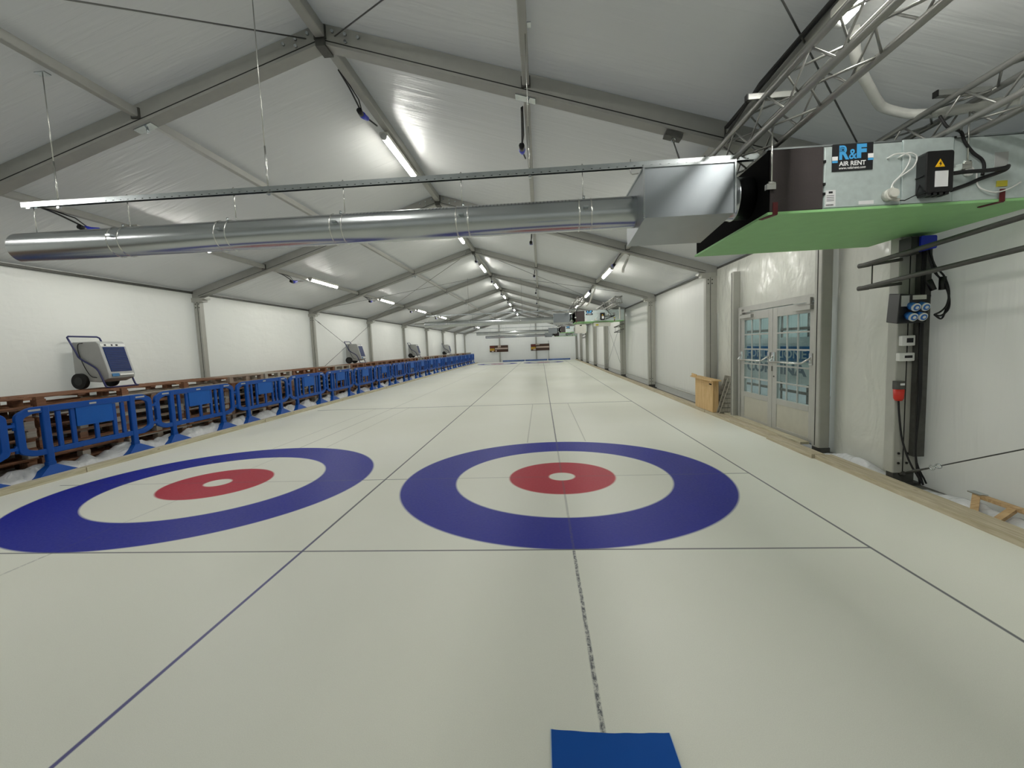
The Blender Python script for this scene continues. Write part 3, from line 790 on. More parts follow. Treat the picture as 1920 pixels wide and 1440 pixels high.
def build_unit():
    X0, X1, YF, YR, ZB, ZT = 1.54, 3.56, -1.5, -.45, 2.44, 2.90
    t = thing('air_handling_unit', (X0, YF, ZB), '', 'air conditioner', 'air units hung under the roof on the right')
    # black foam-lined end chamber
    m = MB(); m.box(X0, 1.925, YF, .02, ZB+.012, ZT); m.build('lined_chamber', 'black_lining', t)
    m = MB(); m.box(X0+.005, 1.922, YF-.012, YF, ZB+.014, ZT-.004); m.build('foam_panel', 'black_foam', t, bevel=.004)
    m = MB(); m.box(1.925, X1, YF, YR, ZB+.012, ZT-.003); m.build('casing', 'casing_steel', t)
    m = MB(); m.box(1.93, 2.462, YF-.008, YF, ZB+.02, ZT-.006); p1 = m.build('front_panel', 'casing_steel', t, bevel=.003)
    m = MB(); m.box(2.47, 2.815, YF-.014, YF, ZB+.016, ZT+.006); m.build('front_panel', 'casing_steel', t, bevel=.003)
    m = MB(); m.box(2.825, X1, YF-.004, YF, ZB+.016, ZT-.006); m.build('front_panel', 'casing_steel', t)
    m = MB(); m.box(X0-.01, X1, YF-.004, YF+.03, ZT, ZT+.012); m.build('top_trim', 'galvanised', t)
    # green insulation board beneath, cut on the wall side
    m = MB(); pts = [(X0-.01, YF-.01), (X1, YF-.01), (X1, -.44), (3.31, -.44), (3.31, .0), (X0-.01, .05)]
    m.prism(pts, lambda a, b, c: (a, b, c), ZB-.006, ZB+.012); m.build('insulation_board', 'green_board', t)
    for z in (2.55, 2.62, 2.78): MB().box(1.918, 1.934, YF-.02, YF-.006, z, z+.018).build('latch', 'black_plastic', t)
    for x in (1.56, 3.135):
        m = MB(); m.bar((x+.02, YF-.016, ZB+.08), (x+.02, YF-.016, ZB-.008), .035, .006, (0, 1, 0)); m.bar((x+.02, YF-.02, ZB-.010), (x-.03, YF+.10, ZB-.012), .035, .005); m.build('strap', 'strap_red', t)
    m = MB(); m.box(3.12, 3.19, YF-.012, YF-.004, ZB+.10, ZB+.14); m.build('tag', 'tag_yellow', t)
    # logo panel
    lx0, lx1, lz0, lz1 = 1.98, 2.262, 2.715, 2.905
    m = MB(); m.box(lx0, lx1, YF-.016, YF-.008, lz0, lz1-.0); lp = m.build('logo_panel', 'logo_black', t)
    m = MB(); m.box(lx0-.002, lx0+.036, YF-.018, YF-.014, 2.79, 2.818); m.box(lx1-.036, lx1+.002, YF-.018, YF-.014, 2.796, 2.826); sub(m, 'white_stripe', 'logo_white', lp, t)
    m = MB(); m.box(lx0-.002, lx0+.036, YF-.018, YF-.014, 2.774, 2.788); m.box(lx1-.036, lx1+.002, YF-.018, YF-.014, 2.780, 2.794); sub(m, 'blue_stripe', 'logo_blue', lp, t)
    text('R', 'logo_blue', lp, t, 2.026, 2.794, YF-.0165, .070, .100, bold=.05)
    text('&', 'logo_blue', lp, t, 2.094, 2.794, YF-.0175, .054, .070, bold=.015)
    text('F', 'logo_blue', lp, t, 2.148, 2.798, YF-.0165, .068, .100, bold=.06)
    text('AIR RENT', 'logo_white', lp, t, 2.026, 2.750, YF-.0165, .186, .032, bold=.02)
    text('www.refairent.com', 'logo_white', lp, t, 2.026, 2.726, YF-.0165, .186, .018, bold=.01, shear=.3)
    # waves inside the R
    m = MB()
    for i in range(3): m.tube([(2.028, YF-.0195, 2.850+i*.012), (2.045, YF-.0195, 2.856+i*.012), (2.062, YF-.0195, 2.850+i*.012)], .0013, 5)
    sub(m, 'wave_lines', 'logo_black', lp, t)
    m = MB(); m.box(1.94, 2.012, YF-.010, YF-.007, 2.468, 2.585); rl = m.build('rating_plate', 'label_white', t)
    m = MB(); m.box(1.962, 1.99, YF-.0115, YF-.0095, 2.562, 2.576)
    for z in (2.545, 2.532, 2.52, 2.508): m.box(1.948, 2.0, YF-.0112, YF-.0095, z, z+.003)
    for i in range(12): m.box(1.944+i*.0045, 1.9465+i*.0045, YF-.0112, YF-.0095, 2.474, 2.484)
    sub(m, 'print', 'logo_black', rl, t)
    m = MB(); m.box(2.175, 2.28, YF-.010, YF-.007, 2.470, 2.496); m.build('narrow_label', 'label_white', t)
    # pressure switch with tubes
    m = MB(); m.tube([(2.372, YF-.01, 2.52), (2.372, YF-.06, 2.52)], .042, 20); m.tube([(2.372, YF-.06, 2.52), (2.372, YF-.085, 2.52)], .03, 16); m.tube([(2.385, YF-.03, 2.49), (2.43, YF-.05, 2.475)], .012, 8)
    m.build('pressure_switch', 'offwhite_plastic', t)
    for (px, e) in ((2.365, 0), (2.44, 1)):
        m = MB(); m.tube([(px, YF-.005, 2.785), (px, YF-.03, 2.785), (px+.03, YF-.04, 2.80), (px+.10-.03*e, YF-.04, 2.80), (px+.135-.03*e, YF-.04, 2.77), (px+.11-.03*e, YF-.04, 2.70), (2.42, YF-.04, 2.63), (2.385, YF-.04, 2.59), (2.375+.02*e, YF-.04, 2.555)], .005, 6)
        m.build('sensing_tube', 'white_plastic', t)
    # electric heater control box
    m = MB(); m.rbox(2.562, 2.748, YF-.10, YF-.012, 2.50, 2.785, .018, 'y')
    m.box(2.575, 2.735, YF-.08, YF-.012, 2.488, 2.505)
    cb = m.build('control_box', 'black_plastic', t, bevel=.006)
    for i in range(4): sub(MB().box(2.58+i*.04, 2.605+i*.04, YF-.095, YF-.03, 2.484, 2.500), 'rib', 'black_plastic', cb, t)
    sub(MB().box(2.553, 2.561, YF-.088, YF-.02, 2.62, 2.626), 'side_rib', 'black_plastic', cb, t)
    m = MB(); m.box(2.622, 2.708, YF-.104, YF-.099, 2.536, 2.644); sub(m, 'paper_label', 'label_white', cb, t)
    m = MB(); c = Vector((2.652, YF-.104, 2.672)); m.prism([(c.x-.032, c.z), (c.x+.032, c.z), (c.x, c.z+.054)], lambda a, b, y: (a, y, b), YF-.104, YF-.100); w = sub(m, 'warning_triangle', 'warning_yellow', cb, t)
    m = MB(); m.prism([(c.x-.001, c.z+.004), (c.x+.010, c.z+.024), (c.x+.002, c.z+.022), (c.x+.006, c.z+.040), (c.x-.010, c.z+.018), (c.x-.001, c.z+.020)], lambda a, b, y: (a, y, b), YF-.1055, YF-.103); sub(m, 'bolt_sign', 'black_plastic', cb, t)
    # cables from the box
    m = MB(); m.tube([(2.745, YF-.07, 2.63), (2.84, YF-.075, 2.635), (3.0, YF-.08, 2.635), (3.10, YF-.08, 2.645), (3.15, YF-.05, 2.665), (3.13, YF-.04, 2.64), (3.0, YF-.02, 2.60), (2.93, YF-.01, 2.57), (2.80, YF-.01, 2.53)], .014, 8); m.build('supply_cable', 'black_rubber', t)
    m = MB(); m.tube([(2.72, YF-.0, 3.06), (2.76, YF-.02, 2.97), (2.84, YF-.03, 2.93), (2.87, YF-.03, 2.86), (2.93, YF-.03, 2.78), (2.99, YF-.03, 2.73), (3.01, YF-.03, 2.68), (3.0, YF-.03, 2.62)], .010, 8); m.build('supply_cable', 'black_rubber', t)
    m = MB(); m.tube([(2.562, YF-.05, 2.57), (2.53, YF-.06, 2.50), (2.48, YF-.03, 2.475), (2.43, YF-.04, 2.475)], .004, 6); m.build('control_wire', 'black_rubber', t)
    m = MB(); m.tube([(2.985, YF-.004, 2.66), (2.98, YF-.02, 2.56), (3.02, YF-.03, 2.515), (3.10, YF-.03, 2.495), (3.2, YF-.02, 2.52), (3.27, YF-.02, 2.56)], .005, 6); m.build('sensing_tube', 'white_plastic', t)
    m = MB(); m.tube([(2.915, YF-.004, 2.655), (2.915, YF-.03, 2.655)], .032, 20); m.box(2.90, 2.93, YF-.02, YF-.004, 2.675, 2.71); m.build('gauge', 'white_plastic', t)
    m = MB(); m.tube([(2.915, YF-.030, 2.655), (2.915, YF-.034, 2.655)], .018, 16); m.build('gauge_dial', 'machine_grey', t)
    m = MB(); m.box(3.10, 3.19, YF-.008, YF-.003, 2.68, 2.78); m.build('paper_label', 'machine_grey', t)
    # suspension rods and brackets
    for x, z0 in ((1.545, 2.66), (2.895, 2.72)):
        m = MB(); m.tube([(x, YF-.03, z0), (x, YF-.03, 3.06)], .006, 8); m.build('suspension_rod', 'bright_zinc', t)
        m = MB(); m.box(x-.035, x+.03, YF-.034, YF, z0-.05, z0-.01); m.tube([(x-.022, YF-.03, z0+.0), (x+.022, YF-.03, z0+.0)], .008, 8); m.box(x-.025, x+.025, YF-.04, YF-.02, z0-.012, z0-.004); m.build('rod_bracket', 'bright_zinc', t)
    return t
unit = build_unit()

# ---------------------------------------------------------------- trusses
def build_truss(x, z, y0, y1, s=.22, rc=.022, rb=.0075):
    t = thing('lighting_truss', (x, y0, z), '', 'truss', 'aluminium lattice trusses above the air units')
    cs = [(x, z), (x+s, z), (x+s, z+s), (x, z+s)]
    for a, b in cs:
        m = MB(); m.tube([(a, y0, b), (a, y1, b)], rc, 12); m.build('chord', 'truss_alu', t)
    m = MB(); n = int((y1-y0)/.25)
    for f_ in range(4):
        a, b = cs[f_], cs[(f_+1) % 4]
        for i in range(n):
            ya = y0+.03+(y1-y0-.06)*i/n; yb = y0+.03+(y1-y0-.06)*(i+1)/n
            p, q = (a, b) if i % 2 == 0 else (b, a)
            m.tube([(p[0], ya, p[1]), (q[0], yb, q[1])], rb, 6)
    for yy in (y0+.03, y1-.03):
        for f_ in range(4):
            a, b = cs[f_], cs[(f_+1) % 4]; m.tube([(a[0], yy, a[1]), (b[0], yy, b[1])], rb*1.3, 6)
    m.build('lattice', 'truss_alu', t)
    return t
tr1 = build_truss(1.45, 3.0, -4.2, 1.95)
tr2 = build_truss(2.76, 2.94, -4.2, 1.2)
def cross_strut(x0, x1, y, z):
    t = thing('strut_bar', (x0, y, z), '', 'strut', 'short slotted bars across the trusses')
    m = MB(); m.box(x0, x1, y-.02, y+.02, z, z+.004); m.box(x0, x1, y-.02, y-.016, z, z+.04); m.box(x0, x1, y+.016, y+.02, z, z+.04)
    m.build('channel', 'bright_zinc', t)
    m = MB(); m.box(x0-.004, x0+.006, y-.021, y+.021, z-.001, z+.041); m.build('end_cap', 'black_plastic', t)
    return t
st1 = cross_strut(1.36, 1.74, -1.53, 3.245); st2 = cross_strut(2.66, 3.02, -1.53, 3.175)

DX = {0: (0, 0), 1: (-.25, 15.13), 2: (-.20, 30.26), 3: (-.40, 37.4)}
WHERE = ['nearest', 'second', 'third', 'farthest']
SETS = [(duct, 'round galvanised air duct of the %s air unit, crossing the tent'), (rail, 'slotted steel rail carrying the %s duct'),
        (plen, 'folded sheet metal box joining the %s duct to its air unit'), (unit, 'grey and black air unit with green underside, %s in the row on the right'),
        (tr1, 'left aluminium lattice truss over the %s air unit'), (tr2, 'right aluminium lattice truss over the %s air unit'),
        (st1, 'short zinc bar across the left truss over the %s air unit'), (st2, 'short zinc bar across the right truss over the %s air unit')]
for o, lab in SETS:
    base = o.location.copy()
    for i in range(4):
        c = o if i == 0 else dup(o)
        dx, dy = DX[i]
        if i == 3 and o in (tr1, tr2): 
            c.scale[1] = .28
            c.location = (base.x+dx, 37.2, base.z-.12); c['label'] = lab % WHERE[i]; continue
        c.location = (base.x+dx, base.y+dy, base.z-(.12 if i == 3 else 0)); c['label'] = lab % WHERE[i]

# wires carrying the near rail, tops fixed to the roof
for i, (x, y, lab) in enumerate(((-4.55, DYc, 'thin vertical hanger wire near the left end of the near rail'), (-2.55, DYc, 'thin vertical hanger wire left of the ridge, dropping to the near rail'), (-.24, DYc, 'thin vertical hanger wire beside the middle right purlin, dropping to the near rail'))):
    t = thing('hanger_wire', (x, y, 3.0), lab, 'wire', 'hanger wires of the near rail')
    m = MB(); m.tube([(x, y, 2.96), (x, y, 3.36)], .007, 6); m.tube([(x, y, 3.3), (x, y, roofz(x)-.05)], .0045, 6); m.build('wire', 'bright_zinc', t)
    MB().box(x-.05, x+.05, y-.03, y+.03, roofz(x)-.06, roofz(x)-.05).build('fixing_plate', 'galvanised', t); MB().box(x-.012, x+.012, y-.012, y+.012, 2.945, 2.962).build('nut', 'galvanised', t)
t = thing('beam_clamp', (1.18, Y0-.08, roofz(1.18)-.2), 'steel clamp with eye under the first full rafter, holding the near rail', 'clamp')
zc = roofz(1.18)-.21
m = MB(); m.bar((1.10, Y0-.10, roofz(1.10)-.235), (1.26, Y0-.10, roofz(1.26)-.235), .10, .05); m.build('block', 'steel_dark', t)
m = MB(); m.tube([(1.18+.02*math.cos(a), Y0-.12, zc-.07+.02*math.sin(a)) for a in [k*math.pi/6 for k in range(13)]], .006, 6); m.build('eye', 'galvanised', t)
m = MB(); m.tube([(1.18, Y0-.12, zc-.09), (1.0, DYc, 3.01)], .007, 6); m.build('rope', 'cable_steel', t)
# hanger wires for the far rails
for i in (1, 2, 3):
    dx, dy = DX[i]
    for x in (-3.0, -.7):
        m = MB(); m.tube([(x+dx, DYc+dy, 3.0-(.12 if i == 3 else 0)), (x+dx, DYc+dy, roofz(x+dx)-.03)], .005, 6)
        tag(m.build('hanger_wire', 'cable_steel', origin=(x+dx, DYc+dy, 3.0)), 'thin %s hanger wire dropping to the %s rail' % ('left' if x < -2 else 'right', WHERE[i]), 'wire', 'hanger wires of the far rails')
# white cabinets hanging by the second unit
def cab(x0, x1, y0, y1, z0, z1, lab, disp):
    t = thing('white_cabinet', (x0, y0, z0), lab, 'cabinet')
    MB().rbox(x0, x1, y0, y1, z0, z1, .01, 'y').build('body', 'offwhite_plastic', t)
    MB().box(*disp[0]).build('panel', disp[1], t)
    m = MB(); m.tube([(x0+.05, y1-.05, z1-.01), (x0+.05, y1-.05, 2.44)], .006, 6); m.tube([(x1-.05, y1-.05, z1-.01), (x1-.05, y1-.05, 2.44)], .006, 6); m.build('hanger', 'cable_steel', t)
cab(1.28, 1.74, 13.7, 14.2, 1.98, 2.34, 'off-white cabinet hanging below the left end of the second air unit', ((1.47, 1.56, 13.69, 13.7, 2.28, 2.32), 'black_plastic'))
cab(2.05, 2.75, 13.7, 14.2, 2.24, 2.40, 'off-white flat cabinet hanging below the middle of the second air unit', ((2.14, 2.25, 13.69, 13.7, 2.27, 2.33), 'tag_yellow'))
# insulated hose
wire('insulated_hose', [(1.93, -1.78, 3.53), (2.007, -1.681, 3.44), (2.12, -1.564, 3.393), (2.25, -1.447, 3.353), (2.443, -1.287, 3.293), (2.541, -1.234, 3.262), (2.702, -1.231, 3.213), (2.801, -1.278, 3.182), (2.923, -1.38, 3.144), (3.047, -1.523, 3.106), (3.134, -1.628, 3.079)], .034, 'pipe_white', 'thick white insulated hose curving under the roof behind the near trusses', 'hose', seg=14)
wire('condensate_pipe', [(3.30+DX[1][0], 13.2, 2.95), (3.30+DX[1][0], 13.18, 2.7), (3.30+DX[1][0], 13.18, 2.46)], .03, 'pipe_white', 'white vertical pipe at the right end of the second air unit', 'pipe', seg=10)
wire('insulated_hose', [(1.74, 10.4, 3.5), (1.72, 10.5, 3.35), (1.66, 10.7, 3.2), (1.62, 11.2, 3.02), (1.62, 12.2, 2.99)], .03, 'pipe_white', 'white insulated hose dropping from the right light row near the second air unit', 'hose', seg=10)
wire('insulated_hose', [(1.76, 4.75, 3.40), (1.74, 4.82, 3.32), (1.68, 4.7, 3.22), (1.62, 4.66, 3.10), (1.6, 4.6, 3.02)], .03, 'pipe_white', 'short white insulated hose at the second frame, below its right purlin', 'hose', seg=10)
# tubular brackets under each unit by the column
for i, (yy, xx) in enumerate(((0, 0), (15.13, -.0), (30.26, 0))):
    for j, (za, zb) in enumerate(((2.215, 2.28), (1.985, 2.07))):
        t = thing('tube_bracket', (3.15, -.18+yy, za), '%s scaffold tube bracket below the %s air unit on the right column' % (('upper', 'lower')[j], WHERE[i]), 'bracket', 'tube brackets below the air units')
        m = MB(); m.tube([(3.12, -.18+yy, za), (3.15, -.9+yy, za+(zb-za)*.5), (3.2, -4.0+yy if i == 0 else -1.9+yy, zb+(.12 if i == 0 else 0))], .021, 10); m.build('long_tube', 'steel_dark', t)
        m = MB(); m.tube([(3.12, -.17+yy, za-.005), (3.34, -.42+yy, za+.01)], .015, 10); m.build('short_tube', 'steel_dark', t)
        if j == 0: MB().tube([(3.125, -.33+yy, za), (3.125, -.33+yy, za-.21)], .006, 6).build('link', 'steel_dark', t)
        m = MB(); m.tube([(3.115, -.16+yy, za), (3.14, -.26+yy, za)], .024, 10); m.build('joint', 'steel_dark', t)

# ---------------------------------------------------------------- double door
t = thing('door_1', (3.46, DY0, .05), kind='structure')
XD = 3.47
m = MB(); m.box(XD-.03, XD+.06, DY0+.0, DY0+.075, .02, DZ-.021); m.box(XD-.03, XD+.06, DY1-.075, DY1, .02, DZ-.021); m.box(XD-.03, XD+.06, DY0, DY1, DZ-.02, DZ+.075); m.build('door_frame', 'door_grey', t, bevel=.004)
mid = (DY0+DY1)/2
for a, b, hinge in ((DY0+.08, mid-.004, 0), (mid+.004, DY1-.08, 1)):
    z0, z1 = .05, DZ-.03; st = .13; zp = .56
    m = MB(); x0, x1 = XD-.015, XD+.035
    m.box(x0, x1, a, a+st, z0, z1); m.box(x0, x1, b-st, b, z0, z1); m.box(x0, x1, a+st, b-st, z1-.14, z1); m.box(x0, x1, a+st, b-st, zp-.09, zp); m.box(x0, x1, a+st, b-st, z0, z0+.06)
    leaf = m.build('door_leaf', 'door_grey', t, bevel=.004)
    m = MB(); m.box(x0+.008, x1-.008, a+st, b-st, z0+.06, zp-.09); sub(m, 'kick_panel', 'door_panel', leaf, t)
    m = MB(); m.box(x0+.012, x1-.02, a+st, b-st, zp, z1-.14); sub(m, 'glass_pane', 'glass', leaf, t)
    m = MB(); gy0, gy1, gz0, gz1 = a+st, b-st, zp, z1-.14
    for i in range(1, 3): y = gy0+(gy1-gy0)*i/3; m.box(x0-.002, x0+.016, y-.011, y+.011, gz0, gz1)
    for i in range(1, 5): z = gz0+(gz1-gz0)*i/5; m.box(x0-.0015, x0+.0155, gy0, gy1, z-.011, z+.011)
    sub(m, 'glazing_bar', 'door_grey', leaf, t)
    m = MB(); zb = 1.14
    m.tube([(x0-.11, a+.14, zb), (x0-.11, b-.14, zb)], .014, 10)
    m.tube([(x0-.11, b-.14, zb), (x0-.02, b-.05, zb+.08)], .014, 8); m.tube([(x0-.11, a+.14, zb), (x0-.02, a+.05, zb+.08)], .014, 8)
    m.box(x0-.03, x0, b-.09, b-.02, zb-.02, zb+.14); m.box(x0-.03, x0, a+.02, a+.09, zb-.02, zb+.14)
    sub(m, 'push_bar', 'door_bar', leaf, t)
    m = MB(); yc = b-.05 if hinge else a+.05
    d_ = -1 if hinge else 1
    m.box(x0-.05, x0, min(yc, yc+d_*.42), max(yc, yc+d_*.42), z1-.10, z1-.045); m.box(x0-.05, x0-.02, min(yc, yc+d_*.08), max(yc, yc+d_*.08), z1-.03, z1+.06); m.box(x0-.045, x0-.03, min(yc, yc+d_*.40), max(yc, yc+d_*.40), z1+.0, z1+.018)
    sub(m, 'door_closer', 'door_grey', leaf, t)
m = MB(); m.box(XD-.02, XD-.013, mid-.02, mid+.02, .98, 1.06); m.tube([(XD-.025, mid-.06, .9), (XD-.012, mid-.06, .9)], .012, 8); m.build('lock', 'steel_dark', t)
for y, z1, w, lab, nm in ((DY1+.09, 2.74, .09, 'grey door post with rounded profile at the far side of the double door', 'door_post'), (DY0-.10, roofz(XD)-.07, .16, 'wide grey post on the near side of the double door, reaching the roof', 'door_post')):
    q = thing(nm, (3.40, y, 0), lab, 'post')
    m = MB(); m.rbox(3.36, 3.50, y-w/2, y+w/2, .06, z1, .02, 'z'); m.build('profile', 'aluminium', q)
    m = MB(); m.box(3.355, 3.362, y-.004, y+.004, .08, z1-.02); m.build('groove', 'groove_black', q)
    m = MB(); m.box(3.38, 3.5, y-w/2-.01, y+w/2+.01, -.03, .06); m.build('foot_block', 'steel_dark', q)
# outside, seen through the glass
t = thing('banner', (4.2, 3, .3), 'white banner with a blue band, outside behind the glass of the double door', 'banner')
m = MB(); m.box(4.20, 4.22, 2.2, 4.95, .70, 1.50); bn = m.build('sheet', 'sign_white', t)
m = MB(); m.box(4.192, 4.20, 2.50, 4.70, 1.08, 1.34); sub(m, 'blue_band', 'sign_blue', bn, t)
text('FONDAZIONE', 'sign_white', bn, t, 4.64, 1.13, 4.19, 2.08, .155, facing='-x', bold=.02)
text('CORTINA', 'sign_navy', bn, t, 4.66, .83, 4.198, 2.10, .20, facing='-x', bold=.04)
t = thing('site_fence', (4.3, .9, 0), 'grey fence with rails outside behind the banner', 'fence')
for i in range(8): MB().tube([(4.24, 1.0+i*.8, -.08), (4.24, 1.0+i*.8, 1.95)], .019, 8).build('post', 'steel_dark', t)
for z in (.12, .32, .52, 1.62, 1.9): MB().box(4.222, 4.258, .2, 8.5, z, z+.05).build('rail', 'steel_dark', t)
tag(MB().box(8.0, 8.2, -6, 20, -.1, 3.4).build('outside_wall', 'facade', origin=(8.0, 0, 0)), kind='structure')
tag(MB().box(WR+.02, 8.0, -6, 20, -.084, -.02).build('trim_4', 'snowy_ground'), kind='structure')

# ---------------------------------------------------------------- leaning boards by the door
t = thing('wooden_crate', (3.25, 4.4, .05), 'pale plywood box with a small ledge, standing on the kerb left of the door', 'wooden box')
MB().box(3.205, 3.225, 3.93, 4.93, .056, .70).build('front_board', 'box_wood', t)
MB().box(3.226, 3.315, 3.93, 3.95, .056, .68).build('side_board', 'box_wood', t)
MB().box(3.226, 3.315, 4.91, 4.93, .056, .68).build('side_board', 'box_wood', t)
m = MB(); m.bar((3.22, 5.02, .715), (3.22, 3.80, .70), .19, .022); m.build('ledge', 'box_wood', t)
m = MB(); m.bar((3.17, 5.04, .755), (3.17, 4.75, .74), .02, .05); m.build('ledge_lip', 'box_wood', t)
MB().box(3.200, 3.206, 4.0, 4.12, .60, .625).build('slot', 'black_lining', t)
for i in range(3):
    t = thing('slatted_panel', (3.38, 3.9-i*.16, 0), ['grey slatted panel, the left one of three leaning beside the far door post', 'middle of three grey panels leaning beside the far door post', 'grey panel leaning nearest the far door post, right one of three'][i], 'panel', 'panels leaning beside the door post')
    y = 4.02-i*.13; m = MB()
    m.bar((3.37, y+.04, .03), (3.52, y-.12, .78-.04*i), .20, .018, (0, 1, .2)); m.build('panel', 'grey_wood', t)
    m = MB()
    for k in range(7):
        a = Vector((3.37, y+.04, .03)).lerp(Vector((3.52, y-.12, .78-.04*i)), (k+.5)/7.2); m.box(a.x-.10, a.x+.09, a.y-.022, a.y-.012, a.z, a.z+.006)
    m.build('slat_line', 'steel_dark', t)

# ---------------------------------------------------------------- electrical column
t = thing('cable_channel', (3.53, -.43, .3), 'dark vertical cable channel on the near right column', 'cable channel')
m = MB(); m.box(3.47, 3.57, -.47, -.41, .28, 2.4); m.build('channel', 'steel_dark', t)
m = MB()
for i in range(3): m.tube([(3.47+i*.012, -.49, 2.4), (3.475+i*.01, -.485, 1.5), (3.48+i*.01, -.49, .9), (3.475, -.49, .3), (3.5+i*.03, -.52, .02)], .008, 6)
m.build('cables', 'black_rubber', t)
t = thing('socket_box', (3.30, -.46, 1.62), 'black distribution box with four blue sockets on the near right column', 'socket box')
m = MB(); y = -.42
vs = [(3.17, -.66, 1.60), (3.43, -.66, 1.60), (3.47, -.66, 1.86), (3.19, -.66, 1.88), (3.21, -.47, 1.62), (3.46, -.47, 1.63), (3.48, -.47, 1.88), (3.23, -.47, 1.90)]
m = MB(); m.add([(x, y+.06, z) for x, y, z in vs], [(0, 1, 2, 3), (7, 6, 5, 4), (4, 5, 1, 0), (5, 6, 2, 1), (6, 7, 3, 2), (7, 4, 0, 3)])
bx = m.build('box', 'black_plastic', t, bevel=.008)
m = MB(); m.box(3.20, 3.27, -.606, -.596, 1.76, 1.86); sub(m, 'grey_cover', 'machine_grey', bx, t)
m = MB(); m.box(3.30, 3.42, -.606, -.598, 1.82, 1.86); sub(m, 'label', 'offwhite_plastic', bx, t)
for sx, sz in ((3.285, 1.765), (3.37, 1.765), (3.265, 1.675), (3.35, 1.675)):
    m = MB(); m.tube([(sx, -.60, sz), (sx, -.66, sz-.02)], .036, 16); s_ = m.build('socket', 'socket_blue', t)
    sub(MB().tube([(sx, -.655, sz-.018), (sx, -.668, sz-.023)], .038, 16), 'socket_ring', 'white_plastic', s_, t); sub(MB().tube([(sx, -.66, sz-.020), (sx, -.674, sz-.025)], .027, 16), 'socket_lid', 'socket_blue', s_, t); sub(MB().tube([(sx, -.67, sz-.023), (sx, -.678, sz-.026)], .014, 12), 'lid_centre', 'white_plastic', s_, t)
t = thing('cable_bundle', (3.5, -.5, 1.9), 'looped black cables hanging right of the socket box', 'cable')
m = MB()
for i, (dx, dz) in enumerate(((0, 0), (.03, -.03), (.015, .04))):
    m.tube([(3.46+dx, -.52, 2.36), (3.50+dx, -.56, 2.1+dz), (3.56, -.60-dx, 1.98+dz), (3.585, -.64, 1.84+dz), (3.57-dx, -.66, 1.72+dz), (3.50, -.67, 1.66+dz), (3.44, -.67, 1.67)], .008, 8)
m.build('loops', 'black_rubber', t)
m = MB(); m.tube([(3.56, -.60, 1.90), (3.56, -.60, 2.02)], .028, 10); m.tube([(3.50, -.58, 1.90), (3.47, -.56, 2.0)], .026, 10); m.build('coupling', 'black_plastic', t)
t = thing('junction_box', (3.44, -.5, 2.33), 'dark blue junction box at the top of the near right column, under the green board', 'junction box')
m = MB(); m.rbox(3.34, 3.48, -.62, -.45, 2.28, 2.40, .015, 'y'); m.build('body', 'plug_blue', t)
m = MB(); m.box(3.27, 3.34, -.60, -.46, 2.24, 2.40); m.build('plug', 'black_plastic', t)
for (z0, z1, x0, x1, lab) in ((1.385, 1.485, 3.34, 3.46, 'white square thermostat with dark display, the upper of two on the near right column'), (1.235, 1.315, 3.32, 3.46, 'white thermostat with small display, the lower of two on the near right column')):
    t = thing('thermostat', (x0, -.43, z0), lab, 'thermostat')
    m = MB(); m.rbox(x0, x1, -.45, -.407, z0, z1, .008, 'y'); m.build('case', 'white_plastic', t)
    m = MB(); w = x1-x0; m.box(x0+w*.35, x1-w*.15, -.453, -.449, z0+.03, z1-.025); m.build('display', 'logo_black', t)
t = thing('red_connector', (3.31, -.44, .9), 'red industrial plug with black cable on the near right column', 'plug')
m = MB(); m.tube([(3.325, -.45, .845), (3.325, -.45, .87), (3.325, -.45, .96)], [.03, .042, .045], 16); m.build('plug', 'plug_red', t)
m = MB(); m.rbox(3.285, 3.365, -.49, -.407, .96, 1.04, .02, 'z'); m.build('socket', 'steel_dark', t)
m = MB(); m.box(3.305, 3.345, -.495, -.488, 1.0, 1.02); m.build('label', 'label_white', t)
m = MB(); m.tube([(3.325, -.45, .85), (3.33, -.46, .7), (3.36, -.47, .45), (3.42, -.5, .22), (3.50, -.56, .02)], .009, 8); m.build('cable', 'black_rubber', t)
t = thing('tension_cable', (3.45, -.40, .10), 'steel tension cable with turnbuckle and shackles at the foot of the near right column', 'cable')
P0 = Vector((3.42, -.36, .07)); P1 = Vector((3.44, -1.45, .585)); dd = (P1-P0)
m = MB(); m.tube([P0+dd*.42, P0+dd*4.0], .006, 6); m.build('wire_rope', 'cable_steel', t)
m = MB(); m.tube([P0, P0+dd*.06], .02, 8); m.tube([P0+dd*.08, P0+dd*.16, P0+dd*.26], [.008, .016, .008], 8); m.tube([P0+dd*.26, P0+dd*.32], .008, 8); m.build('turnbuckle', 'steel_dark', t)
m = MB()
for a in (.34, .40):
    c = P0+dd*a; m.tube([c+Vector((0, .03*math.cos(q), .018*math.sin(q))) for q in [k*math.pi/5 for k in range(11)]], .006, 6)
m.build('shackle', 'galvanised', t)
t = thing('timber_frame', (3.44, -1.5, .15), 'small pale timber frame lying on plastic behind the near right kerb board', 'timber frame')
for p, q in (((3.28, -1.30, .03), (3.50, -1.08, .10)), ((3.50, -1.08, .10), (3.50, -2.2, .10)), ((3.30, -1.46, .03), (3.47, -1.40, .09))):
    m = MB(); m.bar(p, q, .05, .03); m.build('batten', 'timber', t)
m = MB(); m.box(3.47, 3.53, -1.15, -1.03, .115, .125); m.build('bracket', 'galvanised', t)

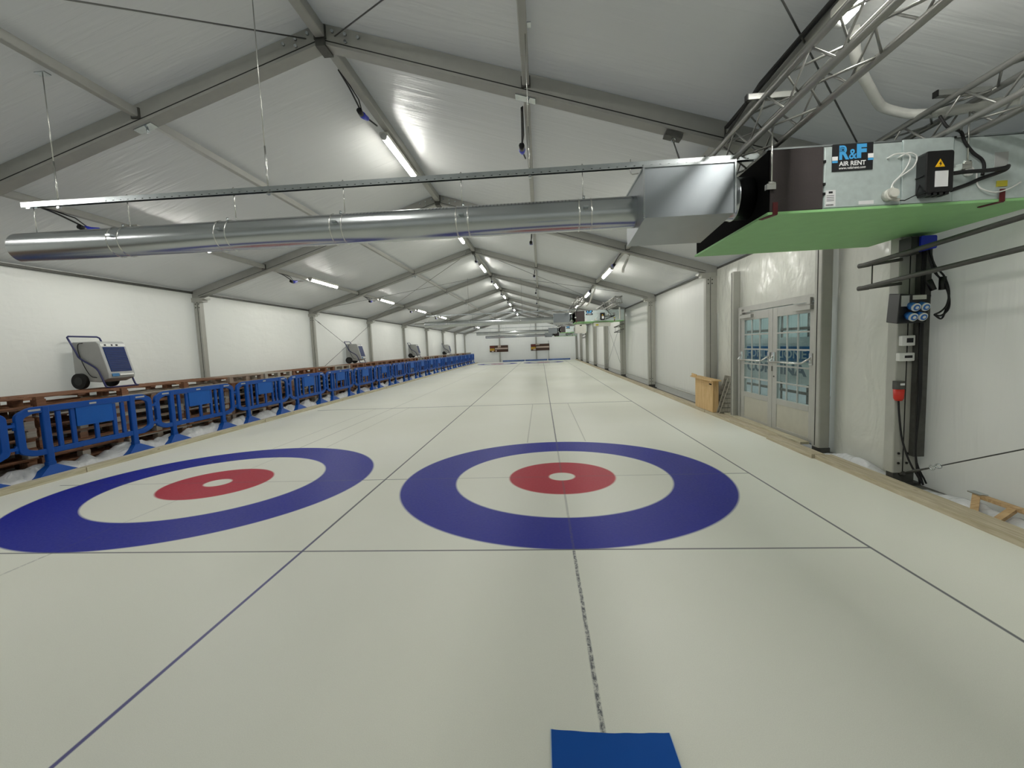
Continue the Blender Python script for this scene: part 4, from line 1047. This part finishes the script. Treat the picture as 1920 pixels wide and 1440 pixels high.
# ---------------------------------------------------------------- blue mat near the camera
t = thing('floor_mat', (.02, -3.7, 0), 'blue rectangular mat on the ice at the bottom of the photo', 'mat')
m = MB()
def fn(u, v):
    x = -.204+.455*u; y = -3.385-.75*v-.008*math.sin(u*2.2); z = .010+.006*noise.noise(Vector((u*5, v*4, 1)))+.010*(1-v)*abs(u-.45)
    return (x+ (.012*v if u > .5 else 0), y, z)
g = MB().grid(fn, 24, 24)
m.add(g.v, g.f, True); m.build('mat_top', 'mat_blue', t)
m = MB()
g2 = MB().grid(lambda u, v: tuple(a+b for a, b in zip(fn(u, v), ((u-.5)*.012, .005-.012*v, -.0045)))if 0 else (fn(u, v)[0]+(u-.5)*.008, fn(u, v)[1]+(.5-v)*.008, fn(u, v)[2]-.004), 24, 24)
m.add(g2.v, g2.f, True)
g3 = MB().grid(lambda u, v: (fn(u, v)[0]+(u-.5)*.008, fn(u, v)[1]+(.5-v)*.008, .0005), 1, 1); m.add(g3.v, g3.f)
m.build('mat_backing', 'mat_edge', t)

# ---------------------------------------------------------------- far end
for i, (x0, x1, lab) in enumerate(((-5.45, -3.55, 'left brown wooden scoreboard on the far end wall'), (-1.22, .68, 'right brown wooden scoreboard on the far end wall'))):
    y = YE-.352; z0, z1 = 1.02, 1.70
    t = thing('scoreboard', (x0, y, z0), lab, 'scoreboard', 'scoreboards on the far wall')
    MB().box(x0, x1, y, y+.05, z0, z1).build('board', 'score_brown', t)
    h = (z1-z0)/3
    MB().box(x0+.02, x0+.5, y-.01, y, z0+2*h, z1-.05).build('red_field', 'score_red', t)
    MB().box(x0+.02, x0+.5, y-.01, y, z0+.14, z0+2*h-.06).build('yellow_field', 'score_yellow', t)
    MB().box(x0+.55, x1-.03, y-.012, y, z0+h+.05, z0+2*h-.03).build('number_strip', 'score_white', t)
    m = MB()
    if i == 0: m.box(x0+.85, x0+1.0, y-.02, y-.01, z1-.22, z1-.02); m.box(x0+1.02, x0+1.15, y-.02, y-.01, z1-.20, z1); m.box(x0+.2, x0+.42, y-.02, y-.01, z0+.03, z0+.15); m.box(x0+.58, x0+.72, y-.02, y-.01, z0+.05, z0+.2)
    else: m.box(x0+.5, x0+.9, y-.014, y-.01, z1-.12, z1-.02); m.box(x0+.25, x0+.5, y-.02, y-.01, z0+.06, z0+.2)
    m.build('number_cards', 'score_white', t)
for x, z1, w, lab in ((-4.42, roofz(-4.42)-.02, .16, 'left grey post of the far end wall'), (-.66, roofz(-.66)-.02, .16, 'right grey post of the far end wall'), (.60, 2.0, .07, 'thin grey stake behind the right scoreboard')):
    o = MB().rbox(x-w/2, x+w/2, YE-.30, YE-.16, -.03, z1, .01, 'z').build('end_post', 'aluminium', origin=(x, YE-.2, 0)); tag(o, lab, 'post')
for i in range(3):
    x0 = -4.1+i*2.3
    o = MB().rbox(x0, x0+2.22, 39.25, 39.45, -.03, .16, .05, 'x').build('foam_bumper', 'gutter_blue', origin=(x0, 39.3, 0)); tag(o, ['left', 'middle', 'right'][i]+' length of blue bumper along the far edge of the ice', 'bumper', 'bumpers along the far ice edge')
m = MB(); m.box(WL+.1, WR-.1, YE-.16, YE-.10, 3.06, 3.14); tag(m.build('end_beam', 'aluminium', origin=(0, YE-.1, 3.1)), 'horizontal grey beam across the far end wall', 'beam')
m = MB(); m.tube([(WL+.6, 20.4, 3.06), (WR-.4, 20.1, 3.10)], .03, 8); tag(m.build('cross_bar', 'aluminium', origin=(0, 20.2, 3.1)), 'long thin grey bar hung across the middle of the tent', 'bar')

for o in bpy.data.objects:
    if '_o' in o: del o['_o']
